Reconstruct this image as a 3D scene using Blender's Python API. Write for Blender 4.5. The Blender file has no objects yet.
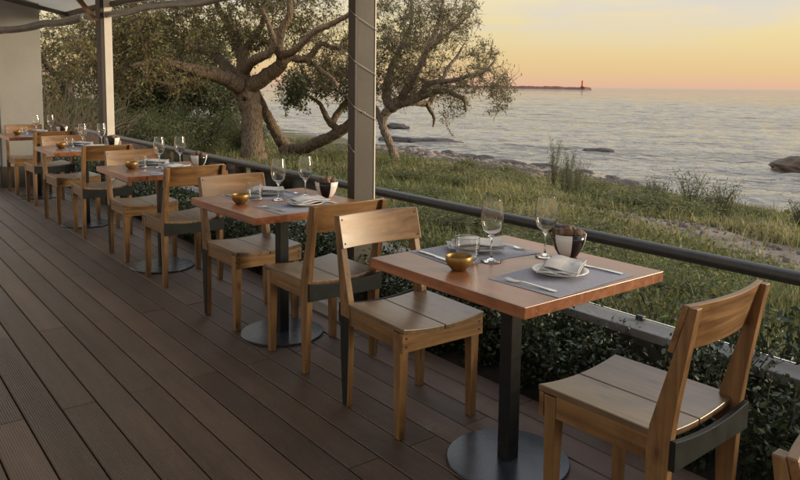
import bpy, math, random
import numpy as np
from mathutils import Vector, Matrix

random.seed(7)
RNG = np.random.default_rng(11)
scene = bpy.context.scene
COL = scene.collection
R = math.radians

# ------------------------------------------------------------------ camera
CAM_H = 1.398
YAW, PITCH, ROLL = 0.6627, 0.1024, 0.0122
_fw = Vector((math.sin(YAW)*math.cos(PITCH), math.cos(YAW)*math.cos(PITCH), -math.sin(PITCH)))
_rt = Vector((math.cos(YAW), -math.sin(YAW), 0))
_up = _rt.cross(_fw)
_R = _rt*math.cos(ROLL) + _up*math.sin(ROLL)
_U = _up*math.cos(ROLL) - _rt*math.sin(ROLL)
cam_d = bpy.data.cameras.new('camera')
cam_d.sensor_width = 36.0
cam_d.lens = 731.0/800.0*36.0
cam_d.shift_y = -80.3/800.0
cam_d.clip_start = 0.05
cam_d.clip_end = 90000
cam = bpy.data.objects.new('camera', cam_d)
COL.objects.link(cam)
cam.matrix_world = Matrix(((_R.x, _U.x, -_fw.x, 0), (_R.y, _U.y, -_fw.y, 0), (_R.z, _U.z, -_fw.z, CAM_H), (0, 0, 0, 1)))
scene.camera = cam

# ------------------------------------------------------------------ sky, sun, exposure
SUN_AZ, SUN_EL = R(125), R(9)         # clockwise from +Y ; low veiled sun over the sea, behind the camera's right shoulder
world = bpy.data.worlds.new('World')
scene.world = world
world.use_nodes = True
wn, wl = world.node_tree.nodes, world.node_tree.links
wn.clear()
w_out = wn.new('ShaderNodeOutputWorld')
w_bg = wn.new('ShaderNodeBackground')
w_bg.inputs['Strength'].default_value = 0.10
sky = wn.new('ShaderNodeTexSky')
sky.sky_type = 'NISHITA'
sky.sun_disc = False
sky.sun_elevation = SUN_EL
sky.sun_rotation = SUN_AZ
sky.air_density = 1.3
sky.dust_density = 4.0
sky.ozone_density = 1.0
# thin evening cloud, same everywhere round the horizon; overhead glow added as top light
w_tc = wn.new('ShaderNodeTexCoord')
w_sep = wn.new('ShaderNodeSeparateXYZ')
wl.new(w_tc.outputs['Generated'], w_sep.inputs[0])
w_ramp = wn.new('ShaderNodeValToRGB')            # evening haze colour by height, brightened above the view to lift the scene
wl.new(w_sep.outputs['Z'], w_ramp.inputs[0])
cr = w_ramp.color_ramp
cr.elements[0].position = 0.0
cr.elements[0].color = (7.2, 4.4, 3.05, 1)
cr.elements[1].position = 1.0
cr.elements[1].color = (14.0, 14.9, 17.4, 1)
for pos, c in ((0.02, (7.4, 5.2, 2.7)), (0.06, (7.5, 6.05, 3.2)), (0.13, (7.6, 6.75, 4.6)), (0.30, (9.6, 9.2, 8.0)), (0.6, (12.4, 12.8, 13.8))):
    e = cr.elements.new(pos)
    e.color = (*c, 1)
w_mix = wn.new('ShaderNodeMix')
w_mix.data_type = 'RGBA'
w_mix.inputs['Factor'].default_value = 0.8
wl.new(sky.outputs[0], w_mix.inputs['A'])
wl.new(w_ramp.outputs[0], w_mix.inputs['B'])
# streaky clouds
w_map = wn.new('ShaderNodeMapping')
w_map.inputs['Scale'].default_value = (1.6, 1.6, 15.0)
w_map.inputs['Rotation'].default_value = (R(2.5), R(1.5), 0)
wl.new(w_tc.outputs['Generated'], w_map.inputs[0])
w_noise = wn.new('ShaderNodeTexNoise')
w_noise.inputs['Scale'].default_value = 2.6
w_noise.inputs['Detail'].default_value = 7
w_noise.inputs['Roughness'].default_value = 0.6
w_noise.inputs['Distortion'].default_value = 0.6
wl.new(w_map.outputs[0], w_noise.inputs['Vector'])
w_cr = wn.new('ShaderNodeValToRGB')
w_cr.color_ramp.elements[0].position = 0.43
w_cr.color_ramp.elements[1].position = 0.64
wl.new(w_noise.outputs['Fac'], w_cr.inputs[0])
w_h = wn.new('ShaderNodeMapRange')
w_h.inputs['From Min'].default_value = 0.04
w_h.inputs['From Max'].default_value = 0.13
wl.new(w_sep.outputs['Z'], w_h.inputs['Value'])
w_m = wn.new('ShaderNodeMath')
w_m.operation = 'MULTIPLY'
wl.new(w_cr.outputs[0], w_m.inputs[0])
wl.new(w_h.outputs[0], w_m.inputs[1])
w_mix2 = wn.new('ShaderNodeMix')
w_mix2.data_type = 'RGBA'
w_mix2.inputs['B'].default_value = (5.3, 5.0, 4.8, 1)
wl.new(w_m.outputs[0], w_mix2.inputs['Factor'])
wl.new(w_mix.outputs['Result'], w_mix2.inputs['A'])
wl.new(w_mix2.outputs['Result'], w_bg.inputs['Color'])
wl.new(w_bg.outputs[0], w_out.inputs[0])

sun_d = bpy.data.lights.new('sun', 'SUN')
sun_d.energy = 3.3
sun_d.angle = R(16)
sun_d.color = (1.0, 0.80, 0.54)
sun = bpy.data.objects.new('sun', sun_d)
COL.objects.link(sun)
sd = Vector((math.sin(SUN_AZ)*math.cos(SUN_EL), math.cos(SUN_AZ)*math.cos(SUN_EL), math.sin(SUN_EL)))
sun.rotation_euler = sd.to_track_quat('Z', 'Y').to_euler()
sun.location = sd*40

scene.view_settings.view_transform = 'Standard'
scene.view_settings.look = 'None'
scene.view_settings.gamma = 1
scene.view_settings.exposure = 0.42
scene.render.engine = 'CYCLES'
scene.cycles.max_bounces = 8
scene.cycles.transparent_max_bounces = 12
scene.cycles.transmission_bounces = 8
scene.cycles.caustics_refractive = False
scene.cycles.caustics_reflective = False

# ------------------------------------------------------------------ helpers
class MB:
    """collects shapes and builds them as one mesh object"""
    def __init__(self):
        self.v, self.f = [], []
    def add(self, vs, fs):
        o = len(self.v)
        self.v += [tuple(p) for p in vs]
        self.f += [tuple(i+o for i in f) for f in fs]
        return self
    def box(self, x0, x1, y0, y1, z0, z1, m=None):
        vs = [Vector(p) for p in ((x0,y0,z0),(x1,y0,z0),(x1,y1,z0),(x0,y1,z0),(x0,y0,z1),(x1,y0,z1),(x1,y1,z1),(x0,y1,z1))]
        if m is not None:
            vs = [m @ p for p in vs]
        return self.add(vs, [(0,3,2,1),(4,5,6,7),(0,1,5,4),(1,2,6,5),(2,3,7,6),(3,0,4,7)])
    def hexa(self, lo, hi):
        return self.add(list(lo)+list(hi), [(0,3,2,1),(4,5,6,7),(0,1,5,4),(1,2,6,5),(2,3,7,6),(3,0,4,7)])
    def prism_x(self, prof, x0, x1):
        n = len(prof)
        vs = [(x0, y, z) for y, z in prof] + [(x1, y, z) for y, z in prof]
        fs = [tuple(range(n-1, -1, -1)), tuple(range(n, 2*n))]
        fs += [(i, (i+1) % n, n+(i+1) % n, n+i) for i in range(n)]
        return self.add(vs, fs)
    def tube(self, pts, rad, n=8, caps=True):
        pts = [Vector(p) for p in pts]
        if not hasattr(rad, '__len__'):
            rad = [rad]*len(pts)
        vs, fs = [], []
        t0 = (pts[1]-pts[0]).normalized()
        a = t0.orthogonal().normalized()
        for i, p in enumerate(pts):
            t = (pts[min(i+1, len(pts)-1)]-pts[max(i-1, 0)])
            t = t.normalized() if t.length > 1e-9 else t0
            a = a - t*a.dot(t)
            a = a.normalized() if a.length > 1e-6 else t.orthogonal().normalized()
            b = t.cross(a)
            for k in range(n):
                an = 2*math.pi*k/n
                vs.append(p + (a*math.cos(an)+b*math.sin(an))*rad[i])
        for i in range(len(pts)-1):
            for k in range(n):
                k2 = (k+1) % n
                fs.append((i*n+k, i*n+k2, (i+1)*n+k2, (i+1)*n+k))
        if caps:
            fs.append(tuple(range(n-1, -1, -1)))
            fs.append(tuple(range((len(pts)-1)*n, len(pts)*n)))
        return self.add(vs, fs)
    def lathe(self, prof, n=24, c=(0,0,0), close=True):
        vs, fs = [], []
        for r, z in prof:
            for k in range(n):
                an = 2*math.pi*k/n
                vs.append((c[0]+r*math.cos(an), c[1]+r*math.sin(an), c[2]+z))
        m = len(prof)
        for i in range(m-1):
            for k in range(n):
                k2 = (k+1) % n
                fs.append((i*n+k, i*n+k2, (i+1)*n+k2, (i+1)*n+k))
        if close:
            fs.append(tuple(range(n-1, -1, -1)))
            fs.append(tuple(range((m-1)*n, m*n)))
        return self.add(vs, fs)
    def mesh(self, name, mat, smooth=False):
        me = bpy.data.meshes.new(name)
        me.from_pydata(self.v, [], self.f)
        me.update()
        if mat is not None:
            me.materials.append(mat)
        if smooth:
            me.polygons.foreach_set('use_smooth', [True]*len(me.polygons))
        return me
    def build(self, name, mat, parent=None, smooth=False, bevel=0.0, loc=None):
        o = bpy.data.objects.new(name, self.mesh(name, mat, smooth))
        COL.objects.link(o)
        o.parent = parent
        if loc is not None:
            o.location = loc
        if bevel:
            b = o.modifiers.new('bevel', 'BEVEL')
            b.width = bevel
            b.segments = 2
            b.limit_method = 'ANGLE'
            b.angle_limit = R(35)
        return o

def raw_mesh(name, verts, faces_flat, loop_tot, mat, color=None, smooth=False):
    """fast mesh from numpy arrays; faces all of loop_tot corners"""
    me = bpy.data.meshes.new(name)
    nv, nl = len(verts), len(faces_flat)
    nf = nl//loop_tot
    me.vertices.add(nv)
    me.vertices.foreach_set('co', np.asarray(verts, dtype=np.float32).ravel())
    me.loops.add(nl)
    me.loops.foreach_set('vertex_index', np.asarray(faces_flat, dtype=np.int32))
    me.polygons.add(nf)
    me.polygons.foreach_set('loop_start', np.arange(0, nl, loop_tot, dtype=np.int32))
    me.polygons.foreach_set('loop_total', np.full(nf, loop_tot, dtype=np.int32))
    if smooth:
        me.polygons.foreach_set('use_smooth', np.ones(nf, dtype=bool))
    me.update(calc_edges=True)
    if color is not None:
        at = me.color_attributes.new('tint', 'FLOAT_COLOR', 'POINT')
        c = np.ones((nv, 4), dtype=np.float32)
        c[:, :3] = color
        at.data.foreach_set('color', c.ravel())
    me.materials.append(mat)
    return me

def link(name, me, parent=None, loc=None):
    o = bpy.data.objects.new(name, me)
    COL.objects.link(o)
    o.parent = parent
    if loc is not None:
        o.location = loc
    return o

def empty(name, loc=(0,0,0), rz=0.0):
    o = bpy.data.objects.new(name, None)
    COL.objects.link(o)
    o.empty_display_size = 0.1
    o.location = loc
    o.rotation_euler = (0, 0, rz)
    return o

def tag(o, label=None, cat=None, group=None, kind=None):
    if label: o['label'] = label
    if cat: o['category'] = cat
    if group: o['group'] = group
    if kind: o['kind'] = kind
    return o

def copy_tree(o, parent=None):
    c = o.copy()
    COL.objects.link(c)
    c.parent = parent
    for ch in list(o.children):
        copy_tree(ch, c)
    return c

# ------------------------------------------------------------------ materials
def new_mat(name):
    m = bpy.data.materials.new(name)
    m.use_nodes = True
    nt = m.node_tree
    b = nt.nodes['Principled BSDF']
    return m, nt, b

def node(nt, kind, **kw):
    n = nt.nodes.new(kind)
    for k, v in kw.items():
        if k in n.inputs.keys():
            n.inputs[k].default_value = v
        else:
            setattr(n, k, v)
    return n

def ramp(nt, src, stops):
    r = nt.nodes.new('ShaderNodeValToRGB')
    e = r.color_ramp.elements
    e[0].position, e[0].color = stops[0][0], (*stops[0][1], 1)
    e[1].position, e[1].color = stops[-1][0], (*stops[-1][1], 1)
    for p, c in stops[1:-1]:
        x = e.new(p)
        x.color = (*c, 1)
    nt.links.new(src, r.inputs[0])
    return r

def obj_coord(nt, scale=(1,1,1), offset_random=True, kind='Object'):
    tc = nt.nodes.new('ShaderNodeTexCoord')
    mp = nt.nodes.new('ShaderNodeMapping')
    mp.inputs['Scale'].default_value = scale
    nt.links.new(tc.outputs[kind], mp.inputs['Vector'])
    if offset_random:
        oi = nt.nodes.new('ShaderNodeObjectInfo')
        ml = nt.nodes.new('ShaderNodeMath')
        ml.operation = 'MULTIPLY'
        ml.inputs[1].default_value = 37.0
        nt.links.new(oi.outputs['Random'], ml.inputs[0])
        cb = nt.nodes.new('ShaderNodeCombineXYZ')
        for i in range(3):
            nt.links.new(ml.outputs[0], cb.inputs[i])
        nt.links.new(cb.outputs[0], mp.inputs['Location'])
    return mp.outputs[0]

def vary(nt, col_socket, lo=0.8, hi=1.2):
    """brightness differs from object to object"""
    oi = nt.nodes.new('ShaderNodeObjectInfo')
    mr = nt.nodes.new('ShaderNodeMapRange')
    mr.inputs['To Min'].default_value = lo
    mr.inputs['To Max'].default_value = hi
    nt.links.new(oi.outputs['Random'], mr.inputs['Value'])
    hs = nt.nodes.new('ShaderNodeHueSaturation')
    nt.links.new(mr.outputs[0], hs.inputs['Value'])
    nt.links.new(col_socket, hs.inputs['Color'])
    return hs.outputs[0]

def bump(nt, b, height, strength=0.3, dist=0.01):
    bp = nt.nodes.new('ShaderNodeBump')
    bp.inputs['Strength'].default_value = strength
    bp.inputs['Distance'].default_value = dist
    nt.links.new(height, bp.inputs['Height'])
    nt.links.new(bp.outputs[0], b.inputs['Normal'])
    return bp

def mat_wood(name, axis, dark, mid, light, rough=0.42, coat=0.0, lo=0.85, hi=1.15, fine=1.0):
    m, nt, b = new_mat(name)
    s = [14.0*fine]*3
    s['xyz'.index(axis)] = 1.1*fine
    co = obj_coord(nt, s)
    n1 = node(nt, 'ShaderNodeTexNoise', Scale=1.0, Detail=6.0, Roughness=0.6, Distortion=1.6)
    nt.links.new(co, n1.inputs['Vector'])
    s2 = [130.0]*3
    s2['xyz'.index(axis)] = 4.0
    co2 = obj_coord(nt, s2)
    n2 = node(nt, 'ShaderNodeTexNoise', Scale=1.0, Detail=3.0)
    nt.links.new(co2, n2.inputs['Vector'])
    r1 = ramp(nt, n1.outputs['Fac'], [(0.25, dark), (0.5, mid), (0.75, light)])
    mx = node(nt, 'ShaderNodeMix', data_type='RGBA', blend_type='MULTIPLY')
    mx.inputs['Factor'].default_value = 0.35
    r2 = ramp(nt, n2.outputs['Fac'], [(0.35, (0.55, 0.5, 0.45)), (0.6, (1, 1, 1))])
    nt.links.new(r1.outputs[0], mx.inputs['A'])
    nt.links.new(r2.outputs[0], mx.inputs['B'])
    # knots and handling marks
    s3 = [9.0]*3
    s3['xyz'.index(axis)] = 4.5
    vo = node(nt, 'ShaderNodeTexVoronoi', Scale=1.0)
    nt.links.new(obj_coord(nt, s3), vo.inputs['Vector'])
    rk = ramp(nt, vo.outputs['Distance'], [(0.045, (0.28, 0.2, 0.15)), (0.11, (0.8, 0.74, 0.68)), (0.2, (1, 1, 1))])
    n5 = node(nt, 'ShaderNodeTexNoise', Scale=7.0, Detail=6.0, Roughness=0.7)
    nt.links.new(obj_coord(nt), n5.inputs['Vector'])
    r5 = ramp(nt, n5.outputs['Fac'], [(0.3, (0.62, 0.6, 0.58)), (0.5, (1, 1, 1)), (0.75, (1.18, 1.16, 1.14))])
    mk = node(nt, 'ShaderNodeMix', data_type='RGBA', blend_type='MULTIPLY')
    mk.inputs['Factor'].default_value = 0.85
    nt.links.new(mx.outputs['Result'], mk.inputs['A'])
    nt.links.new(rk.outputs[0], mk.inputs['B'])
    mw = node(nt, 'ShaderNodeMix', data_type='RGBA', blend_type='MULTIPLY')
    mw.inputs['Factor'].default_value = 0.7
    nt.links.new(mk.outputs['Result'], mw.inputs['A'])
    nt.links.new(r5.outputs[0], mw.inputs['B'])
    nt.links.new(vary(nt, mw.outputs['Result'], lo, hi), b.inputs['Base Color'])
    rr = node(nt, 'ShaderNodeMapRange')
    rr.inputs['To Min'].default_value = rough-0.08
    rr.inputs['To Max'].default_value = rough+0.12
    nt.links.new(n1.outputs['Fac'], rr.inputs['Value'])
    nt.links.new(rr.outputs[0], b.inputs['Roughness'])
    b.inputs['Coat Weight'].default_value = coat
    b.inputs['Coat Roughness'].default_value = 0.2
    bump(nt, b, n2.outputs['Fac'], 0.12, 0.001)
    return m

def mat_plain(name, color, rough=0.5, metal=0.0, noise=0.15, scale=8.0, bump_s=0.0, spec=0.5, vlo=1.0, vhi=1.0):
    m, nt, b = new_mat(name)
    co = obj_coord(nt, (1,1,1))
    n1 = node(nt, 'ShaderNodeTexNoise', Scale=scale, Detail=6.0, Roughness=0.62)
    nt.links.new(co, n1.inputs['Vector'])
    c = Vector(color)
    r1 = ramp(nt, n1.outputs['Fac'], [(0.3, tuple(c*(1-noise))), (0.7, tuple(c*(1+noise)))])
    nt.links.new(vary(nt, r1.outputs[0], vlo, vhi) if vlo != vhi else r1.outputs[0], b.inputs['Base Color'])
    b.inputs['Metallic'].default_value = metal
    b.inputs['Specular IOR Level'].default_value = spec
    rr = node(nt, 'ShaderNodeMapRange')
    rr.inputs['To Min'].default_value = max(0.02, rough*0.8)
    rr.inputs['To Max'].default_value = min(1, rough*1.2)
    nt.links.new(n1.outputs['Fac'], rr.inputs['Value'])
    nt.links.new(rr.outputs[0], b.inputs['Roughness'])
    if bump_s:
        n2 = node(nt, 'ShaderNodeTexNoise', Scale=scale*6, Detail=5.0)
        nt.links.new(co, n2.inputs['Vector'])
        bump(nt, b, n2.outputs['Fac'], bump_s, 0.01)
    return m

def mat_leaf(name, trans=0.3, rough=0.5, spec=0.4):
    """leaf colour comes from the tint stored on each leaf"""
    m, nt, b = new_mat(name)
    at = node(nt, 'ShaderNodeAttribute', attribute_name='tint')
    nt.links.new(at.outputs['Color'], b.inputs['Base Color'])
    b.inputs['Roughness'].default_value = rough
    b.inputs['Specular IOR Level'].default_value = spec
    tr = nt.nodes.new('ShaderNodeBsdfTranslucent')
    nt.links.new(at.outputs['Color'], tr.inputs['Color'])
    mx = nt.nodes.new('ShaderNodeMixShader')
    mx.inputs[0].default_value = trans
    nt.links.new(b.outputs[0], mx.inputs[1])
    nt.links.new(tr.outputs[0], mx.inputs[2])
    nt.links.new(mx.outputs[0], nt.nodes['Material Output'].inputs[0])
    return m

PINE = ((0.066, 0.031, 0.012), (0.178, 0.095, 0.038), (0.28, 0.163, 0.071))
M = {}
for ax in 'xyz':
    M['pine_'+ax] = mat_wood('pine_'+ax, ax, *PINE, rough=0.40)
M['table_wood'] = mat_wood('table_wood', 'y', (0.15, 0.055, 0.025), (0.27, 0.105, 0.048), (0.36, 0.155, 0.072), rough=0.3, coat=0.2, lo=0.9, hi=1.1)
M['seat_wood'] = mat_wood('seat_wood', 'y', (0.06, 0.035, 0.020), (0.155, 0.098, 0.056), (0.235, 0.157, 0.097), rough=0.33, coat=0.25)
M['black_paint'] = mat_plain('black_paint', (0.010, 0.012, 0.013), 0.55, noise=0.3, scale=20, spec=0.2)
M['black_metal'] = mat_plain('black_metal', (0.009, 0.0095, 0.011), 0.45, noise=0.3, scale=25, bump_s=0.05, spec=0.25)
M['steel_base'] = mat_plain('steel_base', (0.045, 0.052, 0.065), 0.27, metal=0.4, noise=0.3, scale=9)
M['screw'] = mat_plain('screw', (0.01, 0.01, 0.01), 0.4, noise=0.1)
M['rail_metal'] = mat_plain('rail_metal', (0.040, 0.041, 0.042), 0.40, noise=0.25, scale=12, bump_s=0.05)
M['taupe'] = mat_plain('taupe', (0.040, 0.033, 0.028), 0.6, noise=0.12, scale=5, bump_s=0.06)
M['white_paint'] = mat_plain('white_paint', (0.62, 0.58, 0.52), 0.5, noise=0.10, scale=3, bump_s=0.08)
M['wall_white'] = mat_plain('wall_white', (0.25, 0.25, 0.243), 0.8, noise=0.10, scale=2, bump_s=0.2)
M['concrete'] = mat_plain('concrete', (0.36, 0.34, 0.32), 0.8, noise=0.2, scale=6, bump_s=0.3)
M['coping'] = mat_plain('coping', (0.20, 0.20, 0.215), 0.6, noise=0.22, scale=5, bump_s=0.3)
M['wall_dark'] = mat_plain('wall_dark', (0.075, 0.07, 0.055), 0.9, noise=0.5, scale=6, bump_s=0.5)
M['soil'] = mat_plain('soil', (0.035, 0.027, 0.02), 0.95, noise=0.5, scale=10, bump_s=0.8)
M['canvas'] = mat_plain('canvas', (0.30, 0.295, 0.27), 0.8, noise=0.18, scale=3, bump_s=0.2)
_nt = M['canvas'].node_tree                       # light soaks through the awning cloth
_tr = _nt.nodes.new('ShaderNodeBsdfTranslucent')
_tr.inputs[0].default_value = (0.66, 0.655, 0.62, 1)
_mx = _nt.nodes.new('ShaderNodeMixShader')
_mx.inputs[0].default_value = 0.62
_nt.links.new(_nt.nodes['Principled BSDF'].outputs[0], _mx.inputs[1])
_nt.links.new(_tr.outputs[0], _mx.inputs[2])
_nt.links.new(_mx.outputs[0], _nt.nodes['Material Output'].inputs[0])
M['dark_beam'] = mat_plain('dark_beam', (0.05, 0.045, 0.038), 0.6, noise=0.3, scale=6)
M['curtain'] = mat_plain('curtain', (0.19, 0.19, 0.175), 0.3, noise=0.3, scale=9, bump_s=0.4)
M['brace_wood'] = mat_wood('brace_wood', 'z', (0.09, 0.04, 0.018), (0.16, 0.075, 0.03), (0.22, 0.11, 0.045))
M['brass'] = mat_plain('brass', (0.26, 0.155, 0.05), 0.46, metal=0.7, noise=0.2, scale=30, bump_s=0.1)
M['steel'] = mat_plain('steel', (0.62, 0.62, 0.62), 0.16, metal=1.0, noise=0.06, scale=30)
M['ceramic_white'] = mat_plain('ceramic_white', (0.72, 0.71, 0.69), 0.2, noise=0.03)
M['ceramic_black'] = mat_plain('ceramic_black', (0.012, 0.012, 0.014), 0.15, noise=0.1)
M['linen'] = mat_plain('linen', (0.50, 0.50, 0.52), 0.9, noise=0.08, scale=60, bump_s=0.25)
M['mat_cloth'] = mat_plain('mat_cloth', (0.34, 0.35, 0.43), 0.7, noise=0.12, scale=90, bump_s=0.3)
M['dried'] = mat_plain('dried', (0.16, 0.105, 0.07), 0.8, noise=0.4, scale=40, bump_s=0.3)
M['paper'] = mat_plain('paper', (0.66, 0.65, 0.63), 0.7, noise=0.04)
M['rock'] = mat_plain('rock', (0.05, 0.042, 0.037), 0.8, noise=0.5, scale=2.2, bump_s=0.8)
M['rock_warm'] = mat_plain('rock_warm', (0.07, 0.045, 0.028), 0.8, noise=0.5, scale=1.6, bump_s=0.8)
M['stone'] = mat_plain('stone', (0.165, 0.13, 0.106), 0.85, noise=0.35, scale=2.5, bump_s=0.5, vlo=0.55, vhi=1.35)
M['jetty'] = mat_plain('jetty', (0.19, 0.085, 0.06), 0.9, noise=0.4, scale=0.05)
M['beacon_red'] = mat_plain('beacon_red', (0.62, 0.075, 0.04), 0.6, noise=0.1, scale=0.3)
M['wire'] = mat_plain('wire', (0.42, 0.40, 0.36), 0.4, noise=0.1)
M['green_stem'] = mat_plain('green_stem', (0.085, 0.085, 0.042), 0.8, noise=0.3, scale=4)
M['leaf'] = mat_leaf('leaf', 0.48, 0.5)
M['hedge_leaf'] = mat_leaf('hedge_leaf', 0.2, 0.38, 0.4)
M['grass'] = mat_leaf('grass', 0.30, 0.6)

def mat_glass(name):
    m, nt, b = new_mat(name)
    b.inputs['Base Color'].default_value = (0.97, 0.985, 0.98, 1)
    b.inputs['Roughness'].default_value = 0.0
    b.inputs['IOR'].default_value = 1.47
    b.inputs['Transmission Weight'].default_value = 1.0
    return m
M['glass'] = mat_glass('glass')

def mat_pane():
    """thin window glass: mostly clear, mirror-like at glancing angles, a little dusty"""
    m, nt, b = new_mat('pane')
    nt.nodes.remove(b)
    tr = node(nt, 'ShaderNodeBsdfTransparent')
    tr.inputs[0].default_value = (0.95, 0.97, 0.955, 1)
    gl = node(nt, 'ShaderNodeBsdfGlossy')
    gl.inputs['Roughness'].default_value = 0.03
    gl.inputs['Color'].default_value = (1, 1, 1, 1)
    fr = node(nt, 'ShaderNodeFresnel', IOR=1.17)
    mx = nt.nodes.new('ShaderNodeMixShader')
    nt.links.new(fr.outputs[0], mx.inputs[0])
    nt.links.new(tr.outputs[0], mx.inputs[1])
    nt.links.new(gl.outputs[0], mx.inputs[2])
    df = node(nt, 'ShaderNodeBsdfDiffuse')
    df.inputs[0].default_value = (0.5, 0.5, 0.47, 1)
    ns = node(nt, 'ShaderNodeTexNoise', Scale=3.0, Detail=5.0)
    nt.links.new(obj_coord(nt), ns.inputs['Vector'])
    mr = node(nt, 'ShaderNodeMapRange')
    mr.inputs['From Min'].default_value = 0.4
    mr.inputs['From Max'].default_value = 0.8
    mr.inputs['To Min'].default_value = 0.0
    mr.inputs['To Max'].default_value = 0.03
    nt.links.new(ns.outputs['Fac'], mr.inputs['Value'])
    mx2 = nt.nodes.new('ShaderNodeMixShader')
    nt.links.new(mr.outputs[0], mx2.inputs[0])
    nt.links.new(mx.outputs[0], mx2.inputs[1])
    nt.links.new(df.outputs[0], mx2.inputs[2])
    nt.links.new(mx2.outputs[0], nt.nodes['Material Output'].inputs[0])
    return m
M['pane'] = mat_pane()

def mat_plank():
    m, nt, b = new_mat('composite_plank')
    co = obj_coord(nt, (9, 0.7, 9))
    n1 = node(nt, 'ShaderNodeTexNoise', Scale=1.0, Detail=7.0, Roughness=0.65)
    nt.links.new(co, n1.inputs['Vector'])
    r1 = ramp(nt, n1.outputs['Fac'], [(0.25, (0.070, 0.044, 0.032)), (0.55, (0.110, 0.071, 0.053)), (0.8, (0.148, 0.100, 0.077))])
    co3 = obj_coord(nt, (1, 1, 1), kind='Object')
    n3 = node(nt, 'ShaderNodeTexNoise', Scale=2.3, Detail=6.0, Roughness=0.7)
    nt.links.new(co3, n3.inputs['Vector'])
    mx = node(nt, 'ShaderNodeMix', data_type='RGBA', blend_type='MULTIPLY')
    mx.inputs['Factor'].default_value = 0.6
    r3 = ramp(nt, n3.outputs['Fac'], [(0.3, (0.6, 0.6, 0.62)), (0.7, (1.15, 1.1, 1.05))])
    nt.links.new(r1.outputs[0], mx.inputs['A'])
    nt.links.new(r3.outputs[0], mx.inputs['B'])
    n6 = node(nt, 'ShaderNodeTexNoise', Scale=55.0, Detail=4.0, Roughness=0.75)      # blown sand and scuffs
    nt.links.new(co3, n6.inputs['Vector'])
    ms = node(nt, 'ShaderNodeMath', operation='MULTIPLY')
    nt.links.new(n6.outputs['Fac'], ms.inputs[0])
    nt.links.new(n3.outputs['Fac'], ms.inputs[1])
    rs6 = ramp(nt, ms.outputs[0], [(0.36, (0, 0, 0)), (0.50, (1, 1, 1))])
    md = node(nt, 'ShaderNodeMix', data_type='RGBA')
    md.inputs['B'].default_value = (0.21, 0.175, 0.15, 1)
    nt.links.new(rs6.outputs[0], md.inputs['Factor'])
    nt.links.new(mx.outputs['Result'], md.inputs['A'])
    nt.links.new(vary(nt, md.outputs['Result'], 0.72, 1.25), b.inputs['Base Color'])
    rr = node(nt, 'ShaderNodeMapRange')
    rr.inputs['To Min'].default_value = 0.28
    rr.inputs['To Max'].default_value = 0.55
    nt.links.new(n3.outputs['Fac'], rr.inputs['Value'])
    nt.links.new(rr.outputs[0], b.inputs['Roughness'])
    # fine machined ribs along the board plus speckle
    tc = nt.nodes.new('ShaderNodeTexCoord')
    sp = nt.nodes.new('ShaderNodeSeparateXYZ')
    nt.links.new(tc.outputs['Object'], sp.inputs[0])
    ml = node(nt, 'ShaderNodeMath', operation='MULTIPLY')
    ml.inputs[1].default_value = 2*math.pi/0.0095
    nt.links.new(sp.outputs['X'], ml.inputs[0])
    sn = node(nt, 'ShaderNodeMath', operation='SINE')
    nt.links.new(ml.outputs[0], sn.inputs[0])
    n4 = node(nt, 'ShaderNodeTexNoise', Scale=260.0, Detail=2.0)
    nt.links.new(tc.outputs['Object'], n4.inputs['Vector'])
    ad = node(nt, 'ShaderNodeMath', operation='ADD')
    nt.links.new(sn.outputs[0], ad.inputs[0])
    nt.links.new(n4.outputs['Fac'], ad.inputs[1])
    bump(nt, b, ad.outputs[0], 0.6, 0.0014)
    return m
M['plank'] = mat_plank()

def mat_bark(name, dark, light, scale=1.0):
    m, nt, b = new_mat(name)
    co = obj_coord(nt, (13*scale, 13*scale, 3.4*scale), offset_random=False)
    n1 = node(nt, 'ShaderNodeTexNoise', Scale=1.5, Detail=8.0, Roughness=0.7, Distortion=0.8)
    nt.links.new(co, n1.inputs['Vector'])
    vo = node(nt, 'ShaderNodeTexVoronoi', Scale=2.2)
    nt.links.new(co, vo.inputs['Vector'])
    mth = node(nt, 'ShaderNodeMath', operation='MULTIPLY')
    nt.links.new(n1.outputs['Fac'], mth.inputs[0])
    nt.links.new(vo.outputs['Distance'], mth.inputs[1])
    r1 = ramp(nt, mth.outputs[0], [(0.08, dark), (0.35, light)])
    nt.links.new(r1.outputs[0], b.inputs['Base Color'])
    b.inputs['Roughness'].default_value = 0.9
    bump(nt, b, mth.outputs[0], 1.0, 0.06)
    return m
M['bark'] = mat_bark('bark', (0.085, 0.058, 0.037), (0.21, 0.15, 0.095))
M['bark_pale'] = mat_bark('bark_pale', (0.10, 0.075, 0.055), (0.27, 0.21, 0.16))
M['bark_dark'] = mat_bark('bark_dark', (0.03, 0.024, 0.018), (0.10, 0.08, 0.06))
M['dry_twig'] = mat_plain('dry_twig', (0.17, 0.125, 0.075), 0.9, noise=0.3, scale=3)

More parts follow.
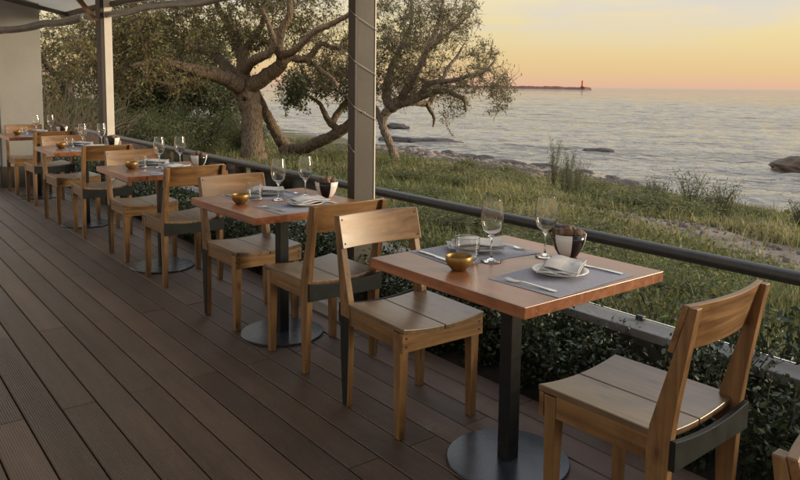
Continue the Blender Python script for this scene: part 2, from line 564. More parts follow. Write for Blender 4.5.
def mat_ground():
    m, nt, b = new_mat('ground_soil')
    co = obj_coord(nt, (1,1,1), offset_random=False)
    n1 = node(nt, 'ShaderNodeTexNoise', Scale=0.55, Detail=8.0, Roughness=0.65)
    n2 = node(nt, 'ShaderNodeTexNoise', Scale=5.0, Detail=8.0, Roughness=0.7)
    for n in (n1, n2): nt.links.new(co, n.inputs['Vector'])
    r1 = ramp(nt, n1.outputs['Fac'], [(0.3, (0.055, 0.062, 0.022)), (0.5, (0.095, 0.088, 0.035)), (0.7, (0.14, 0.11, 0.06))])
    r2 = ramp(nt, n2.outputs['Fac'], [(0.3, (0.5, 0.5, 0.5)), (0.7, (1.2, 1.15, 1.1))])
    mx = node(nt, 'ShaderNodeMix', data_type='RGBA', blend_type='MULTIPLY')
    mx.inputs['Factor'].default_value = 0.9
    nt.links.new(r1.outputs[0], mx.inputs['A'])
    nt.links.new(r2.outputs[0], mx.inputs['B'])
    nt.links.new(mx.outputs['Result'], b.inputs['Base Color'])
    b.inputs['Roughness'].default_value = 0.95
    bump(nt, b, n2.outputs['Fac'], 0.8, 0.08)
    return m
M['ground'] = mat_ground()

def mat_path():
    m, nt, b = new_mat('stony_path')
    co = obj_coord(nt, (1,1,1), offset_random=False)
    n1 = node(nt, 'ShaderNodeTexNoise', Scale=1.4, Detail=8.0, Roughness=0.7)
    vo = node(nt, 'ShaderNodeTexVoronoi', Scale=17.0)
    for n in (n1, vo): nt.links.new(co, n.inputs['Vector'])
    r1 = ramp(nt, n1.outputs['Fac'], [(0.3, (0.09, 0.075, 0.05)), (0.5, (0.18, 0.148, 0.118)), (0.7, (0.28, 0.235, 0.195))])
    r2 = ramp(nt, vo.outputs['Distance'], [(0.05, (1.1, 1.1, 1.1)), (0.6, (0.5, 0.48, 0.46))])
    mx = node(nt, 'ShaderNodeMix', data_type='RGBA', blend_type='MULTIPLY')
    mx.inputs['Factor'].default_value = 0.35
    nt.links.new(r1.outputs[0], mx.inputs['A'])
    nt.links.new(r2.outputs[0], mx.inputs['B'])
    nt.links.new(mx.outputs['Result'], b.inputs['Base Color'])
    b.inputs['Roughness'].default_value = 0.9
    bump(nt, b, n1.outputs['Fac'], 0.6, 0.06)
    return m
M['path'] = mat_path()

def mat_sea():
    m, nt, b = new_mat('sea_water')
    b.inputs['Base Color'].default_value = (0.19, 0.175, 0.15, 1)
    b.inputs['Roughness'].default_value = 0.05
    b.inputs['IOR'].default_value = 1.34
    tc = nt.nodes.new('ShaderNodeTexCoord')
    turn = nt.nodes.new('ShaderNodeMapping')                     # waves roll in obliquely to the shore
    turn.inputs['Rotation'].default_value = (0, 0, R(-42))
    nt.links.new(tc.outputs['Object'], turn.inputs['Vector'])
    prev = None
    for sx, sy, sc, det, rough, dis, dist in ((1, .5, 2.6, 4, .65, .2, .16), (1, .3, .22, 5, .7, .4, 1.6), (1, .25, .03, 4, .6, .4, 5.0)):
        mp = nt.nodes.new('ShaderNodeMapping')
        mp.inputs['Scale'].default_value = (sx, sy, 1)
        nt.links.new(turn.outputs[0], mp.inputs['Vector'])
        n = node(nt, 'ShaderNodeTexNoise', Scale=sc, Detail=float(det), Roughness=rough, Distortion=dis)
        nt.links.new(mp.outputs[0], n.inputs['Vector'])
        bb = nt.nodes.new('ShaderNodeBump')
        bb.inputs['Strength'].default_value = 1.0
        bb.inputs['Distance'].default_value = dist
        nt.links.new(n.outputs['Fac'], bb.inputs['Height'])
        if prev: nt.links.new(prev, bb.inputs['Normal'])
        prev = bb.outputs[0]
    nt.links.new(prev, b.inputs['Normal'])
    return m
M['sea'] = mat_sea()

# ------------------------------------------------------------------ terrain, sea, far shore
SEA_Z = -2.6
_hn = RNG.uniform(0, 6.28, (10, 3))
def shore_x(y):
    return np.interp(y, [-40, 0, 10, 16, 24, 36, 46, 68, 90, 140], [22, 24, 25.2, 26, 27.6, 29.0, 31, 34, 34, 30])
def ground_z(x, y):
    x = np.asarray(x, float); y = np.asarray(y, float)
    t = x/shore_x(y)*27.0
    z = np.interp(t, [-10, 2.8, 4, 6, 9, 13, 18, 22, 25.5, 27, 30, 60], [-.35, -.30, -.36, -.55, -.70, -1.06, -1.92, -2.36, -2.53, -2.68, -3.3, -5])
    b = 0
    for k in range(5):
        w = 0.35*1.7**k
        b = b + np.sin(x*w*math.cos(_hn[k,0])+y*w*math.sin(_hn[k,0])+_hn[k,1])*0.09/1.55**k
    fade = np.clip((x-3.3)/2.5, 0, 1)*np.clip((27.5-t)/6, .3, 1)
    knoll = .34*np.exp(-((x-12.2)**2+(y-15.9)**2)/7.0)      # the slanting tree stands on a little rise
    return z + b*fade + knoll
def gz(x, y):
    return float(ground_z(np.array([x]), np.array([y]))[0])

xs = np.concatenate([np.linspace(2.945, 16, 66), np.linspace(16.3, 32, 54), np.linspace(33, 60, 14)])
ys = np.concatenate([np.linspace(-25, 45, 176), np.linspace(46, 150, 53)])
X, Y = np.meshgrid(xs, ys)
Z = ground_z(X, Y)
nv = np.stack([X.ravel(), Y.ravel(), Z.ravel()], 1)
nx, ny = len(xs), len(ys)
ii = (np.arange(ny-1)[:, None]*nx + np.arange(nx-1)[None, :]).ravel()
qf = np.stack([ii, ii+1, ii+nx+1, ii+nx], 1).ravel()
ground = link('ground', raw_mesh('ground', nv, qf, 4, M['ground'], smooth=True))
tag(ground, kind='structure')

# the sea: real waves in a fan of rows that widen with distance
rows_d = [21.0]
while rows_d[-1] < 42000:
    d_ = rows_d[-1]
    rows_d.append(d_ + max(.16, d_*.0052 if d_ < 700 else d_*.03))
rows_d = np.array(rows_d)
cols_a = np.linspace(R(-6), R(100), 500)
DD, AA = np.meshgrid(rows_d, cols_a, indexing='ij')
wx, wy = DD*np.sin(AA), DD*np.cos(AA)
wz = np.zeros_like(wx)
wr = np.random.default_rng(5)
for k in range(64):
    lam = .55*1.042**k                                  # wave lengths 0.55 to 7 m
    th = R(222)+wr.normal(0, .5)                         # rolling in towards the shore
    kk = 2*math.pi/lam
    amp = .0095*lam/(1+(lam/3.0)**2)
    ph = kk*(wx*math.sin(th)+wy*math.cos(th))+wr.uniform(0, 6.28)
    fade = np.clip((lam/(DD*.0052*2.6)-.6), 0, 1)         # waves too fine for the rows die out
    c_ = np.cos(ph)
    wz += amp*fade*(c_+.25*(c_*c_-.5))
gust = np.sin(wx*.021+wy*.013+1)*np.sin(wx*.008-wy*.03)+.6*np.sin(wx*.05-wy*.024+2)
wz *= np.clip(1.0+.45*gust, .35, 1.7)*np.clip((wx-22)/8, .25, 1)
n1_, n2_ = len(rows_d), len(cols_a)
wv = np.stack([wx.ravel(), wy.ravel(), wz.ravel()], 1)
ii = (np.arange(n1_-1)[:, None]*n2_+np.arange(n2_-1)[None, :]).ravel()
wq = np.stack([ii, ii+n2_, ii+n2_+1, ii+1], 1).ravel()
sea = link('sea', raw_mesh('sea', wv, wq, 4, M['sea'], smooth=True), loc=(0, 0, SEA_Z))
tag(sea, kind='structure')
print('sea verts', len(wv))

# stony path through the grass
pc = [(8.6, -6, 1.0), (9.0, -2, 1.0), (9.4, 1, .95), (9.7, 3, .9), (10.0, 5, .75), (10.2, 6.6, .5), (10.3, 8.0, .28), (10.2, 9.2, .1)]
rows = []
for i in range(61):
    yy = -6 + 15.2*i/60
    cx_ = np.interp(yy, [p[1] for p in pc], [p[0] for p in pc])
    hw = np.interp(yy, [p[1] for p in pc], [p[2] for p in pc])
    w0 = hw*(1+.22*math.sin(yy*2.1)+.15*math.sin(yy*5.3+1))
    w1 = hw*(1+.22*math.sin(yy*1.7+2)+.15*math.sin(yy*4.7))
    rows.append([(cx_-w0+(w0+w1)*k/12, yy) for k in range(13)])
mb = MB()
pv = [(x, y, gz(x, y)+0.02) for r in rows for x, y in r]
pf = [(i*13+k, i*13+k+1, (i+1)*13+k+1, (i+1)*13+k) for i in range(60) for k in range(12)]
mb.add(pv, pf)
tag(mb.build('path', M['path'], smooth=True), kind='structure')

# breakwater with its beacon, about a kilometre out
def far(px_dir, dist):
    return (px_dir[0]*dist, px_dir[1]*dist)
a0, a1 = Vector((0.640, 0.768)), Vector((0.7909, 0.6121))
P0, P1 = a0*1250, a1*1000
bw = MB()
N = 70
for i in range(N):
    t0, t1 = i/N, (i+1)/N
    A, B = P0.lerp(P1, t0), P0.lerp(P1, t1)
    d = (B-A).normalized(); nrm = Vector((-d.y, d.x))
    h0 = 3.6 + random.uniform(-.5, .6)
    lo = [(*(A-nrm*9), -3.6), (*(B-nrm*9), -3.6), (*(B+nrm*9), -3.6), (*(A+nrm*9), -3.6)]
    hi = [(*(A-nrm*4), h0-2.6), (*(B-nrm*4), h0-2.6+random.uniform(-.4, .4)), (*(B+nrm*4), h0-2.6), (*(A+nrm*4), h0-2.6)]
    bw.hexa(lo, hi)
tip = P1 + (P1-P0).normalized()*6
bwo = bw.build('breakwater', M['jetty'])
tag(bwo, 'long low rust-red breakwater lying along the sea horizon', 'breakwater')
be = empty('lighthouse', (P1.x-6, P1.y+5, 0.6))
be.scale = (.8, .8, .75)
MB().lathe([(2.6, 0), (2.6, 1.6), (2.3, 1.8)], 16).build('plinth', M['jetty'], be)
MB().lathe([(1.7, 1.8), (1.15, 9.0), (1.9, 9.2), (1.9, 9.7)], 16).build('tower', M['beacon_red'], be)
MB().lathe([(1.0, 9.7), (1.0, 11.4), (1.3, 11.5), (0.1, 12.6)], 12).build('lantern', M['beacon_red'], be)
tag(be, 'small red lighthouse at the end of the breakwater', 'lighthouse')

# ------------------------------------------------------------------ rocks
def rock_mesh(name, sx, sy, sz, mat, seed, sub=14):
    rg = np.random.default_rng(seed)
    ph = rg.uniform(0, 6.28, (9, 4))
    vs, fs = [], []
    nu, nw = sub*2, sub
    for j in range(nw+1):
        th = math.pi*j/nw
        for i in range(nu):
            a = 2*math.pi*i/nu
            d = Vector((math.sin(th)*math.cos(a), math.sin(th)*math.sin(a), math.cos(th)))
            r = 1.0
            for k in range(9):
                f = 1.3+k*0.9
                r += 0.16/(1+.55*k)*math.sin(f*(d.x*math.cos(ph[k,0])+d.y*math.sin(ph[k,0]))*1.6+ph[k,1])*math.cos(f*d.z*1.3+ph[k,2])
            r = round(r*9)/9*0.45+r*0.55
            vs.append((d.x*sx*r, d.y*sy*r, d.z*sz*r))
    for j in range(nw):
        for i in range(nu):
            i2 = (i+1) % nu
            fs.append((j*nu+i, (j+1)*nu+i, (j+1)*nu+i2, j*nu+i2))
    m = MB(); m.add(vs, fs)
    return m.mesh(name, mat)
rocks = [((37.3, 27.8), (.6, 1.0, .24), 'rock', 'small flat dark rock alone in the water', 0.3),
         ((37.45, 15.75), (.95, 1.6, .55), 'rock_warm', 'large brown rock standing out of the water', -0.1),
         ((33.4, 38.6), (.7, 1.9, .26), 'rock', 'long dark reef rock just off the stony beach', 0.9),
         ((31.6, 41.0), (.6, 1.5, .3), 'rock', 'dark rock beside the trunk of the slanting tree', 0.5),
         ((41.0, 53.5), (.7, 1.6, .4), 'rock', 'distant dark rock in the water behind the slanting tree', 0.4)]
for i, ((x, y), s, mt, lab, rz) in enumerate(rocks):
    o = link('rock', rock_mesh('rock', *s, M[mt], 40+i), loc=(x, y, SEA_Z+.04))
    o.rotation_euler = (0, 0, rz)
    tag(o, lab, 'rock', 'rocks in the water')
dk = [rock_mesh('shore_rock', 1, 1, .6, M['rock'], 90+k, 8) for k in range(3)]
for k in range(16):
    y = 17+20*(k+random.random())/16
    x = shore_x(y)+random.uniform(-1.3, .5)
    sc = random.uniform(.22, .55)
    o = link('shore_rock', dk[k % 3], loc=(x, y, max(gz(x, y), SEA_Z-.08)+.02))
    o.scale = (sc*random.uniform(.8, 1.3), sc*random.uniform(1.0, 1.9), sc*.75)
    o.rotation_euler = (0, 0, random.uniform(-.5, .5))
    tag(o, 'dark wet rock at the edge of the stony beach', 'rock', 'dark rocks along the waterline')
# stony beach
bs = [rock_mesh('beach_stone', 1, 1, .62, M['stone'], 70+k, 6) for k in range(5)]
nst = 0
while nst < 260:
    y = random.uniform(20.5, 36)
    x = shore_x(y) - random.uniform(-.2, 5.2)
    s = random.uniform(.09, .22)*(1.25 if random.random() < .15 else 1)
    o = link('beach_stone', random.choice(bs), loc=(x, y, max(gz(x, y), SEA_Z-.1)+s*.2))
    o.scale = (s*random.uniform(.8, 1.4), s*random.uniform(.8, 1.4), s)
    o.rotation_euler = (random.uniform(-.3, .3), random.uniform(-.3, .3), random.uniform(0, 6.28))
    tag(o, 'grey-brown stone on the stony beach by the water', 'stone', 'stones of the stony beach')
    nst += 1
vs, fs = [], []
cube = np.array([(-1,-.8,-1),(.7,-1,-1),(1,.9,-1),(-.8,1,-1),(-.6,-.5,.8),(.5,-.7,1),(.6,.5,.7),(-.5,.6,1)])*0.5
cf = np.array([(0,3,2,1),(4,5,6,7),(0,1,5,4),(1,2,6,5),(2,3,7,6),(3,0,4,7)])
allv, allf = [], []
for k in range(6400):
    if k < 5300:
        y = RNG.uniform(16, 38); x = shore_x(y)-RNG.normal(2.4, 1.6); s = RNG.uniform(.05, .16)
    else:
        y = RNG.uniform(-3, 8.6); j = np.interp(y, [p[1] for p in pc], [p[2] for p in pc]); x = np.interp(y, [p[1] for p in pc], [p[0] for p in pc])+RNG.normal(0, .6)*j; s = RNG.uniform(.02, .06)*RNG.choice([1, 1, 1, 2.2])
    a = RNG.uniform(0, 6.28)
    c = cube*s*RNG.uniform(.6, 1.4, 3)
    rot = np.array([[math.cos(a), -math.sin(a), 0], [math.sin(a), math.cos(a), 0], [0, 0, 1]])
    allv.append(c@rot.T + np.array([x, y, gz(x, y)+s*.15]))
    allf.append(cf+8*k)
peb = link('pebbles', raw_mesh('pebbles', np.concatenate(allv), np.concatenate(allf).ravel(), 4, M['stone']))
tag(peb, 'loose small stones scattered on the beach and path', 'pebbles', kind='stuff')

# ------------------------------------------------------------------ deck
PW, X0 = 0.1426, 0.4286
DECK_EDGE = X0 + 14*PW
mb = MB()
mb.box(-3.0, DECK_EDGE-.02, -2.0, 11.0, -.30, -.034)
deck = mb.build('deck', M['soil'])
tag(deck, kind='structure')
plank_meshes = {}
def plank(i, ya, yb):
    L_ = round(yb-ya, 3)
    if L_ not in plank_meshes:
        w = PW/2-.0031; h = .0; t = -.028; c = .0025
        prof = [(-w, t), (w, t), (w, h-c), (w-c, h), (-w+c, h), (-w, h-c)]
        m = MB()
        n = 6
        y0, y1 = -L_/2+.0022, L_/2-.0022
        v = [(x, y0, z) for x, z in prof]+[(x, y1, z) for x, z in prof]
        m.add(v, [tuple(range(n)), tuple(range(2*n-1, n-1, -1))]+[(k, n+k, n+(k+1) % n, (k+1) % n) for k in range(n)])
        plank_meshes[L_] = m.mesh('plank', M['plank'])
    o = link('plank', plank_meshes[L_], deck, ((X0+(i+.5)*PW), (ya+yb)/2, random.uniform(-.0006, .0006)))
for i in range(-23, 14):
    off = 3.24 if i % 2 == 0 else 2.11
    cuts = [c for c in [off+2.25*k for k in range(-4, 6)] if -1.9 < c < 10.9]
    cuts = [-2.0]+cuts+[11.0]
    for a, b in zip(cuts[:-1], cuts[1:]):
        plank(i, a, b)

# planting bed and low wall with glass balustrade
mb = MB()
mb.box(DECK_EDGE-.02+.002, 2.855, -3.0, 12.0, -.45, -.04)
tag(mb.build('planting_bed', M['soil']), kind='structure')
wall = empty('low_wall', (2.93, 4.5, -.4))
MB().box(-.075, .06, -8.0, 8.0, 0, .66).build('wall_body', M['wall_dark'], wall)
for k in range(10):
    y0 = -8.0+1.6*k
    MB().box(-.082, .072, y0+.003, y0+1.597, .661, .703).build('coping_slab', M['coping'], wall, bevel=.004)
tag(wall, 'low mossy wall with pale grey coping behind the hedge', 'low wall')

rail = empty('glass_balustrade', (2.98, 4.5, .303))
RT = .6855-.303
MB().tube([(0, -8, RT-.029), (0, 7.4, RT-.029)], .0295, 16).build('handrail', M['rail_metal'], rail, smooth=True)
for k in range(8):
    y0 = -7.9+1.9*k
    MB().box(-.004, .004, y0+.012, y0+1.888, .012, RT-.05).build('glass_panel', M['pane'], rail)
    for yy in (y0+.35, y0+1.55):
        MB().box(-.014, .014, yy-.02, yy+.02, 0, .022).build('clamp', M['rail_metal'], rail, bevel=.003)
tag(rail, 'dark metal handrail over clear glass panels along the terrace edge', 'balustrade')

# ------------------------------------------------------------------ posts, pillar, awning
post = empty('awning_post', (2.50, 3.57, .0))
MB().box(-.062, .062, -.03, .03, .075, 2.35).build('column', M['taupe'], post, bevel=.004)
MB().box(-.082, -.0625, -.036, .036, .075, 2.35).build('curtain_track', M['taupe'], post, bevel=.002)
MB().box(.0625, .071, -.034, .034, .075, 2.35).build('edge_strip', M['white_paint'], post, bevel=.001)
MB().box(-.11, .11, -.075, .075, .068, .078).build('foot_plate', M['taupe'], post, bevel=.002)
tag(post, 'taupe steel awning post with white edge, wound with a light wire', 'post')
ft = MB()
ft.box(2.31, 2.70, 3.36, 3.86, -.3, .068)
tag(ft.build('post_footing', M['concrete'], bevel=.008), 'pale concrete footing block under the wire-wound taupe post', 'footing')

wire = empty('light_wire', (2.50, 3.57, .9))
hx, hy = .0865, .0395                                   # the wire is drawn tight round the post, corner to corner
per = [(-hx, -hy), (hx-.012, -hy), (hx-.012, hy), (-hx, hy)]
pts = []
for k in range(4*5+1):
    x, y = per[k % 4]
    pts.append((x, y, 1.42-k*.066-.012*(k % 2)))
MB().tube(pts, .0017, 5).build('cable', M['wire'], wire, smooth=True)
for k in range(1, 20, 3):
    a, b = Vector(pts[k]), Vector(pts[k+1])
    p = a.lerp(b, .45)
    MB().lathe([(.0015, .0), (.0045, .004), (.005, .010), (.002, .015)], 8).build('bulb', M['glass'], wire, smooth=True, loc=(p.x, p.y-.004 if k % 4 < 2 else p.y+.004, p.z))
tag(wire, 'thin pale light wire with tiny bulbs wound round the taupe post', 'light wire')

post2 = empty('awning_post', (2.475, 8.62, 0))
MB().box(-.052, -.012, -.07, .10, 0, 2.35).build('column', M['taupe'], post2, bevel=.004)
MB().box(-.0118, .072, -.075, .10, 0, 2.35).build('edge_strip', M['white_paint'], post2, bevel=.003)
tag(post2, 'brown awning post with broad white strip near the white pillar', 'post')

pil = empty('white_pillar', (1.985, 10.75, 0))
MB().box(-.255, .255, -.15, .15, .27, 2.6).build('shaft', M['wall_white'], pil, bevel=.006)
MB().box(-.268, .268, -.16, .16, .0, .269).build('plinth', M['dark_beam'], pil, bevel=.004)
tag(pil, 'white rectangular pillar on dark plinth at the end of the terrace', 'pillar')
pil2 = MB().box(1.60, 1.70, 10.62, 10.72, 0, 2.6).build('dark_post', M['dark_beam'], bevel=.004)
tag(pil2, 'slim dark upright post standing beside the white pillar', 'post')

roof = empty('awning_roof', (0, 4, 2.2))
NX, NY = 24, 40
rv, rf = [], []
for j in range(NY+1):
    for i in range(NX+1):
        x = 2.62-5.6*i/NX; y = -2.5+13.4*j/NY
        ez = np.interp(y, [-2.5, 3.4, 4.4, 9.5, 11], [2.15, 2.17, 2.20, 2.27, 2.28])
        z = ez + (2.62-x)*.20 - .035*math.sin((y+2.5)/1.6*math.pi)**2*(.4+.6*math.sin(i*.9)**2) + .008*math.sin(i*1.9+j*.7)
        rv.append((x, y-4, z-2.2+.05)); rf.append
for j in range(NY):
    for i in range(NX):
        a = j*(NX+1)+i
        rf.append((a, a+1, a+NX+2, a+NX+1))
cloth = MB().add(rv, rf).build('fabric', M['canvas'], roof, smooth=True)
sol = cloth.modifiers.new('thickness', 'SOLIDIFY'); sol.thickness = .004
for y in (-2.4, .8, 4.0, 7.2, 10.4):
    ez = float(np.interp(y, [-2.5, 3.4, 4.4, 9.5, 11], [2.15, 2.17, 2.20, 2.27, 2.28]))
    b0, b1 = Vector((2.58, y-4, ez-2.2-.03)), Vector((-2.95, y-4, ez-2.2-.03+5.53*.20))
    MB().hexa([b0+Vector((0,-.018,-.02)), b0+Vector((0,.018,-.02)), b1+Vector((0,.018,-.02)), b1+Vector((0,-.018,-.02))],
              [b0+Vector((0,-.018,.03)), b0+Vector((0,.018,.03)), b1+Vector((0,.018,.03)), b1+Vector((0,-.018,.03))]).build('rafter', M['dark_beam'], roof)
for x in (-.9, .7):
    mbp = MB()
    ez = [float(np.interp(y, [-2.5, 3.4, 4.4, 9.5, 11], [2.15, 2.17, 2.20, 2.27, 2.28]))+(2.62-x)*.2-2.2-.07 for y in (-2.4, 10.6)]
    mbp.hexa([(x-.03, -6.4, ez[0]-.05), (x+.03, -6.4, ez[0]-.05), (x+.03, 6.6, ez[1]-.05), (x-.03, 6.6, ez[1]-.05)],
             [(x-.03, -6.4, ez[0]+.03), (x+.03, -6.4, ez[0]+.03), (x+.03, 6.6, ez[1]+.03), (x-.03, 6.6, ez[1]+.03)]).build('purlin', M['dark_beam'], roof)
eave = [(2.56, y-4, float(np.interp(y, [-2.5, 3.4, 4.4, 9.5, 11], [2.15, 2.17, 2.20, 2.27, 2.28]))-2.2) for y in (-2.5, 3.4, 4.4, 9.5, 10.8)]
MB().tube(eave, .035, 8).build('eave_beam', M['dark_beam'], roof, smooth=True)
tag(roof, 'grey fabric awning roof on dark rafters over the terrace', 'awning')

cur = empty('rolled_curtain', (2.5, 6, 2.0))
def roll(path, rad):
    ps, rs = [], []
    for (a, b) in zip(path[:-1], path[1:]):
        a, b = Vector(a), Vector(b)
        n = max(4, int((b-a).length/.06))
        for k in range(n):
            t = k/n
            p = a.lerp(b, t)
            p.z += .006*math.sin(k*.31+a.y)-.02*math.sin(math.pi*t)
            ps.append(p); rs.append(rad*(1+.05*math.sin(k*.9)+.04*math.sin(k*.37+1)))
    return ps, rs
ps, rs = roll([(.13, -8.4, .07), (.12, -2.6, .06), (.06, -1.0, .075), (.03, 1.2, .13), (0, 3.45, .165)], .034)
MB().tube(ps, rs, 9).build('roll', M['curtain'], cur, smooth=True)
ps, rs = roll([(0, 3.5, .17), (-.35, 3.95, .10), (-.80, 4.35, .005), (-1.15, 4.4, -.04)], .045)
MB().tube(ps, rs, 9).build('roll', M['curtain'], cur, smooth=True)
MB().tube([(.05, 2.6, .24), (.06, 1.2, .19), (.07, 0, .16)], .006, 6).build('cord', M['wire'], cur)
tag(cur, 'rolled-up clear plastic curtain sagging under the awning edge', 'curtain')
br = MB().hexa([(2.36, 8.52, 2.06), (2.40, 8.52, 2.06), (2.40, 8.57, 2.06), (2.36, 8.57, 2.06)],
               [(2.17, 8.52, 2.28), (2.22, 8.52, 2.30), (2.22, 8.57, 2.30), (2.17, 8.57, 2.28)])
tag(br.build('wooden_brace', M['brace_wood']), 'brown wooden brace leaning from the white-striped post to the awning', 'brace')

# ------------------------------------------------------------------ chairs
def make_chair():
    root = empty('wooden_chair')
    hw = .209
    def sag(x): return -.019*(1-(x/.21)**2)
    for s in (-1, 1):                                     # two dished seat boards
        xsx = [s*(.0018+(hw-.0018)*k/7) for k in range(8)]
        m = MB(); vs = []
        for y in (-.222, .205):
            for x in xsx: vs.append((x, y, .46+sag(x)))
            for x in xsx: vs.append((x, y, .439+sag(x)))
        fs = []
        for k in range(7):
            t0, t1, b0, b1 = k, k+1, 8+k, 9+k
            fs += [(t0, t1, t1+16, t0+16), (b0+16, b1+16, b1, b0), (t1, t0, b0, b1), (t0+16, t1+16, b1+16, b0+16)]
        fs += [(0, 16, 24, 8), (7, 15, 31, 23)]
        if s < 0: fs = [tuple(reversed(f)) for f in fs]
        m.add(vs, fs)
        m.build('seat_board', M['seat_wood'], root, bevel=.003)
    for s in (-1, 1):                                     # front legs
        a, b = s*.204, s*.172
        a2, b2 = s*.2085, s*.163
        q = lambda xa, xb, y0, y1, z: [(min(xa, xb), y0, z), (max(xa, xb), y0, z), (max(xa, xb), y1, z), (min(xa, xb), y1, z)]
        MB().hexa(q(a, b, -.192, -.160, 0), q(a2, b2, -.198, -.153, .434)).build('leg', M['pine_z'], root, bevel=.002)
    m = MB()                                              # front apron, top follows the seat
    xs_ = [-.2105+.421*k/10 for k in range(11)]
    vs = []
    for y in (-.2165, -.1985):
        for x in xs_: vs.append((x, y, .4385+sag(x)*.98))
        for x in xs_: vs.append((x, y, .362))
    fs = []
    for k in range(10):
        fs += [(k+11, k+12, k+1, k), (k+22, k+23, k+34, k+33), (k, k+1, k+23, k+22), (k+12, k+11, k+33, k+34)]
    fs += [(0, 22, 33, 11), (10, 21, 43, 32)]
    m.add(vs, fs).build('front_apron', M['pine_x'], root, bevel=.0015)
    for s in (-1, 1):
        x0, x1 = sorted((s*.2065, s*.187))
        MB().box(x0, x1, -.1525, .168, .368, .4385).build('side_apron', M['pine_y'], root, bevel=.0015)
    prof = [(.178, 0), (.208, 0), (.224, .20), (.233, .44), (.246, .55), (.290, .828), (.268, .828), (.170, .475), (.162, .40)]
    for s in (-1, 1):
        x0, x1 = sorted((s*.2125, s*.184))
        MB().prism_x(prof, x0, x1).build('back_post', M['pine_z'], root, bevel=.002)
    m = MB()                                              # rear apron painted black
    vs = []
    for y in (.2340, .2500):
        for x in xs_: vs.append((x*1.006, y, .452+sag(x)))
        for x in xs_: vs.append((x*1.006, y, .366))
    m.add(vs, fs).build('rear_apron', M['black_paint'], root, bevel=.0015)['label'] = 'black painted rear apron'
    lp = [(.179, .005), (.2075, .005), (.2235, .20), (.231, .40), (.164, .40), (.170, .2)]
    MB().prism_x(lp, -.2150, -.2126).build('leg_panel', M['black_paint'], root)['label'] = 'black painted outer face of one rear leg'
    m = MB()                                              # curved backrest board
    vs = []
    n = 32
    xb = [-.2128+.4256*k/n for k in range(n+1)]
    def yb(x, z): return .170+.276*(z-.475) + .026*(1-(x/.2128)**2)
    for z in (.693, .832):
        for dy in (-.0195, -.0008):
            for x in xb: vs.append((x, yb(x, z)+dy, z))
    k1 = n+1
    fs = []
    for k in range(n):
        fs += [(k, k+1, 2*k1+k+1, 2*k1+k), (k1+k+1, k1+k, 3*k1+k, 3*k1+k+1), (k+1, k, k1+k, k1+k+1), (2*k1+k, 2*k1+k+1, 3*k1+k+1, 3*k1+k)]
    fs += [(0, 2*k1, 3*k1, k1), (n, k1+n, 3*k1+n, 2*k1+n)]
    bp = m.add(vs, fs).build('backrest', M['pine_x'], root, bevel=.0025)
    def screw(x, y, z, par):
        MB().tube([(x, y+.004, z), (x, y-.0012, z)], .0042, 8).build('screw', M['screw'], par)
    for s in (-1, 1):
        for z in (.712, .812): screw(s*.198, yb(s*.198, z)-.0195, z, bp)
        for z in (.385, .418): screw(s*.190, -.2165, z, root)
    return root

def make_table():
    root = empty('dining_table')
    MB().box(-.363, .363, -.384, .384, .713, .75).build('table_top', M['table_wood'], root, bevel=.0015)
    MB().box(-.18, .18, -.18, .18, .705, .7128).build('mount_plate', M['black_metal'], root)
    MB().box(-.028, .028, -.028, .028, .0125, .7048).build('pole', M['black_metal'], root, bevel=.003)
    b = MB().lathe([(.05, 0), (.226, 0), (.230, .004), (.230, .009), (.227, .0125), (.04, .0145), (.01, .0146)], 48).build('base_plate', M['steel_base'], root)
    return root

ORD = {1: 'fifth', 2: 'fourth', 3: 'third', 4: 'second', 5: 'first'}
TX = 1.94
TABLES = {1: (TX, 1.807, .008), 2: (TX+.005, 3.55, .01), 3: (TX, 5.40, -.01), 4: (TX-.01, 7.45, .006), 5: (TX, 9.55, 0)}
chair0, table0 = make_chair(), make_table()
used_c = [False]
def put_chair(x, y, rz, label):
    c = copy_tree(chair0) if used_c[0] else chair0
    used_c[0] = True
    c.location = (x, y, 0)
    c.rotation_euler = (0, 0, rz+random.uniform(-.03, .03))
    tag(c, label, 'chair', 'pine chairs of the terrace')
CH = {1: ((1.912, 2.355, .0), (1.945, 1.272, math.pi+.02)), 2: ((1.945, 3.915, .02), (1.958, 3.168, math.pi-.015)),
      3: ((1.955, 5.87, -.015), (1.945, 5.02, math.pi+.01)), 4: ((1.90, 7.82, .02), (1.935, 6.955, math.pi)), 5: ((1.945, 10.04, 0), (1.955, 9.065, math.pi+.02))}
for i in range(1, 6):
    t = table0 if i == 1 else copy_tree(table0)
    x, y, rz = TABLES[i]
    t.location = (x, y, 0)
    t.rotation_euler = (0, 0, rz)
    tag(t, 'laid reddish wood table on black pedestal, %s table from the white pillar' % ORD[i], 'table', 'dining tables in a row')
    (ax, ay, ar), (bx, by, br_) = CH[i]
    put_chair(ax, ay, ar, 'pine chair on the white pillar side of the %s table from that pillar' % ORD[i])
    put_chair(bx, by, br_, 'pine chair turning its back, away from the pillar at its %s table' % ORD[i])
put_chair(1.365, .222, .04, 'pine chair in the open, with only a corner of its backrest showing')

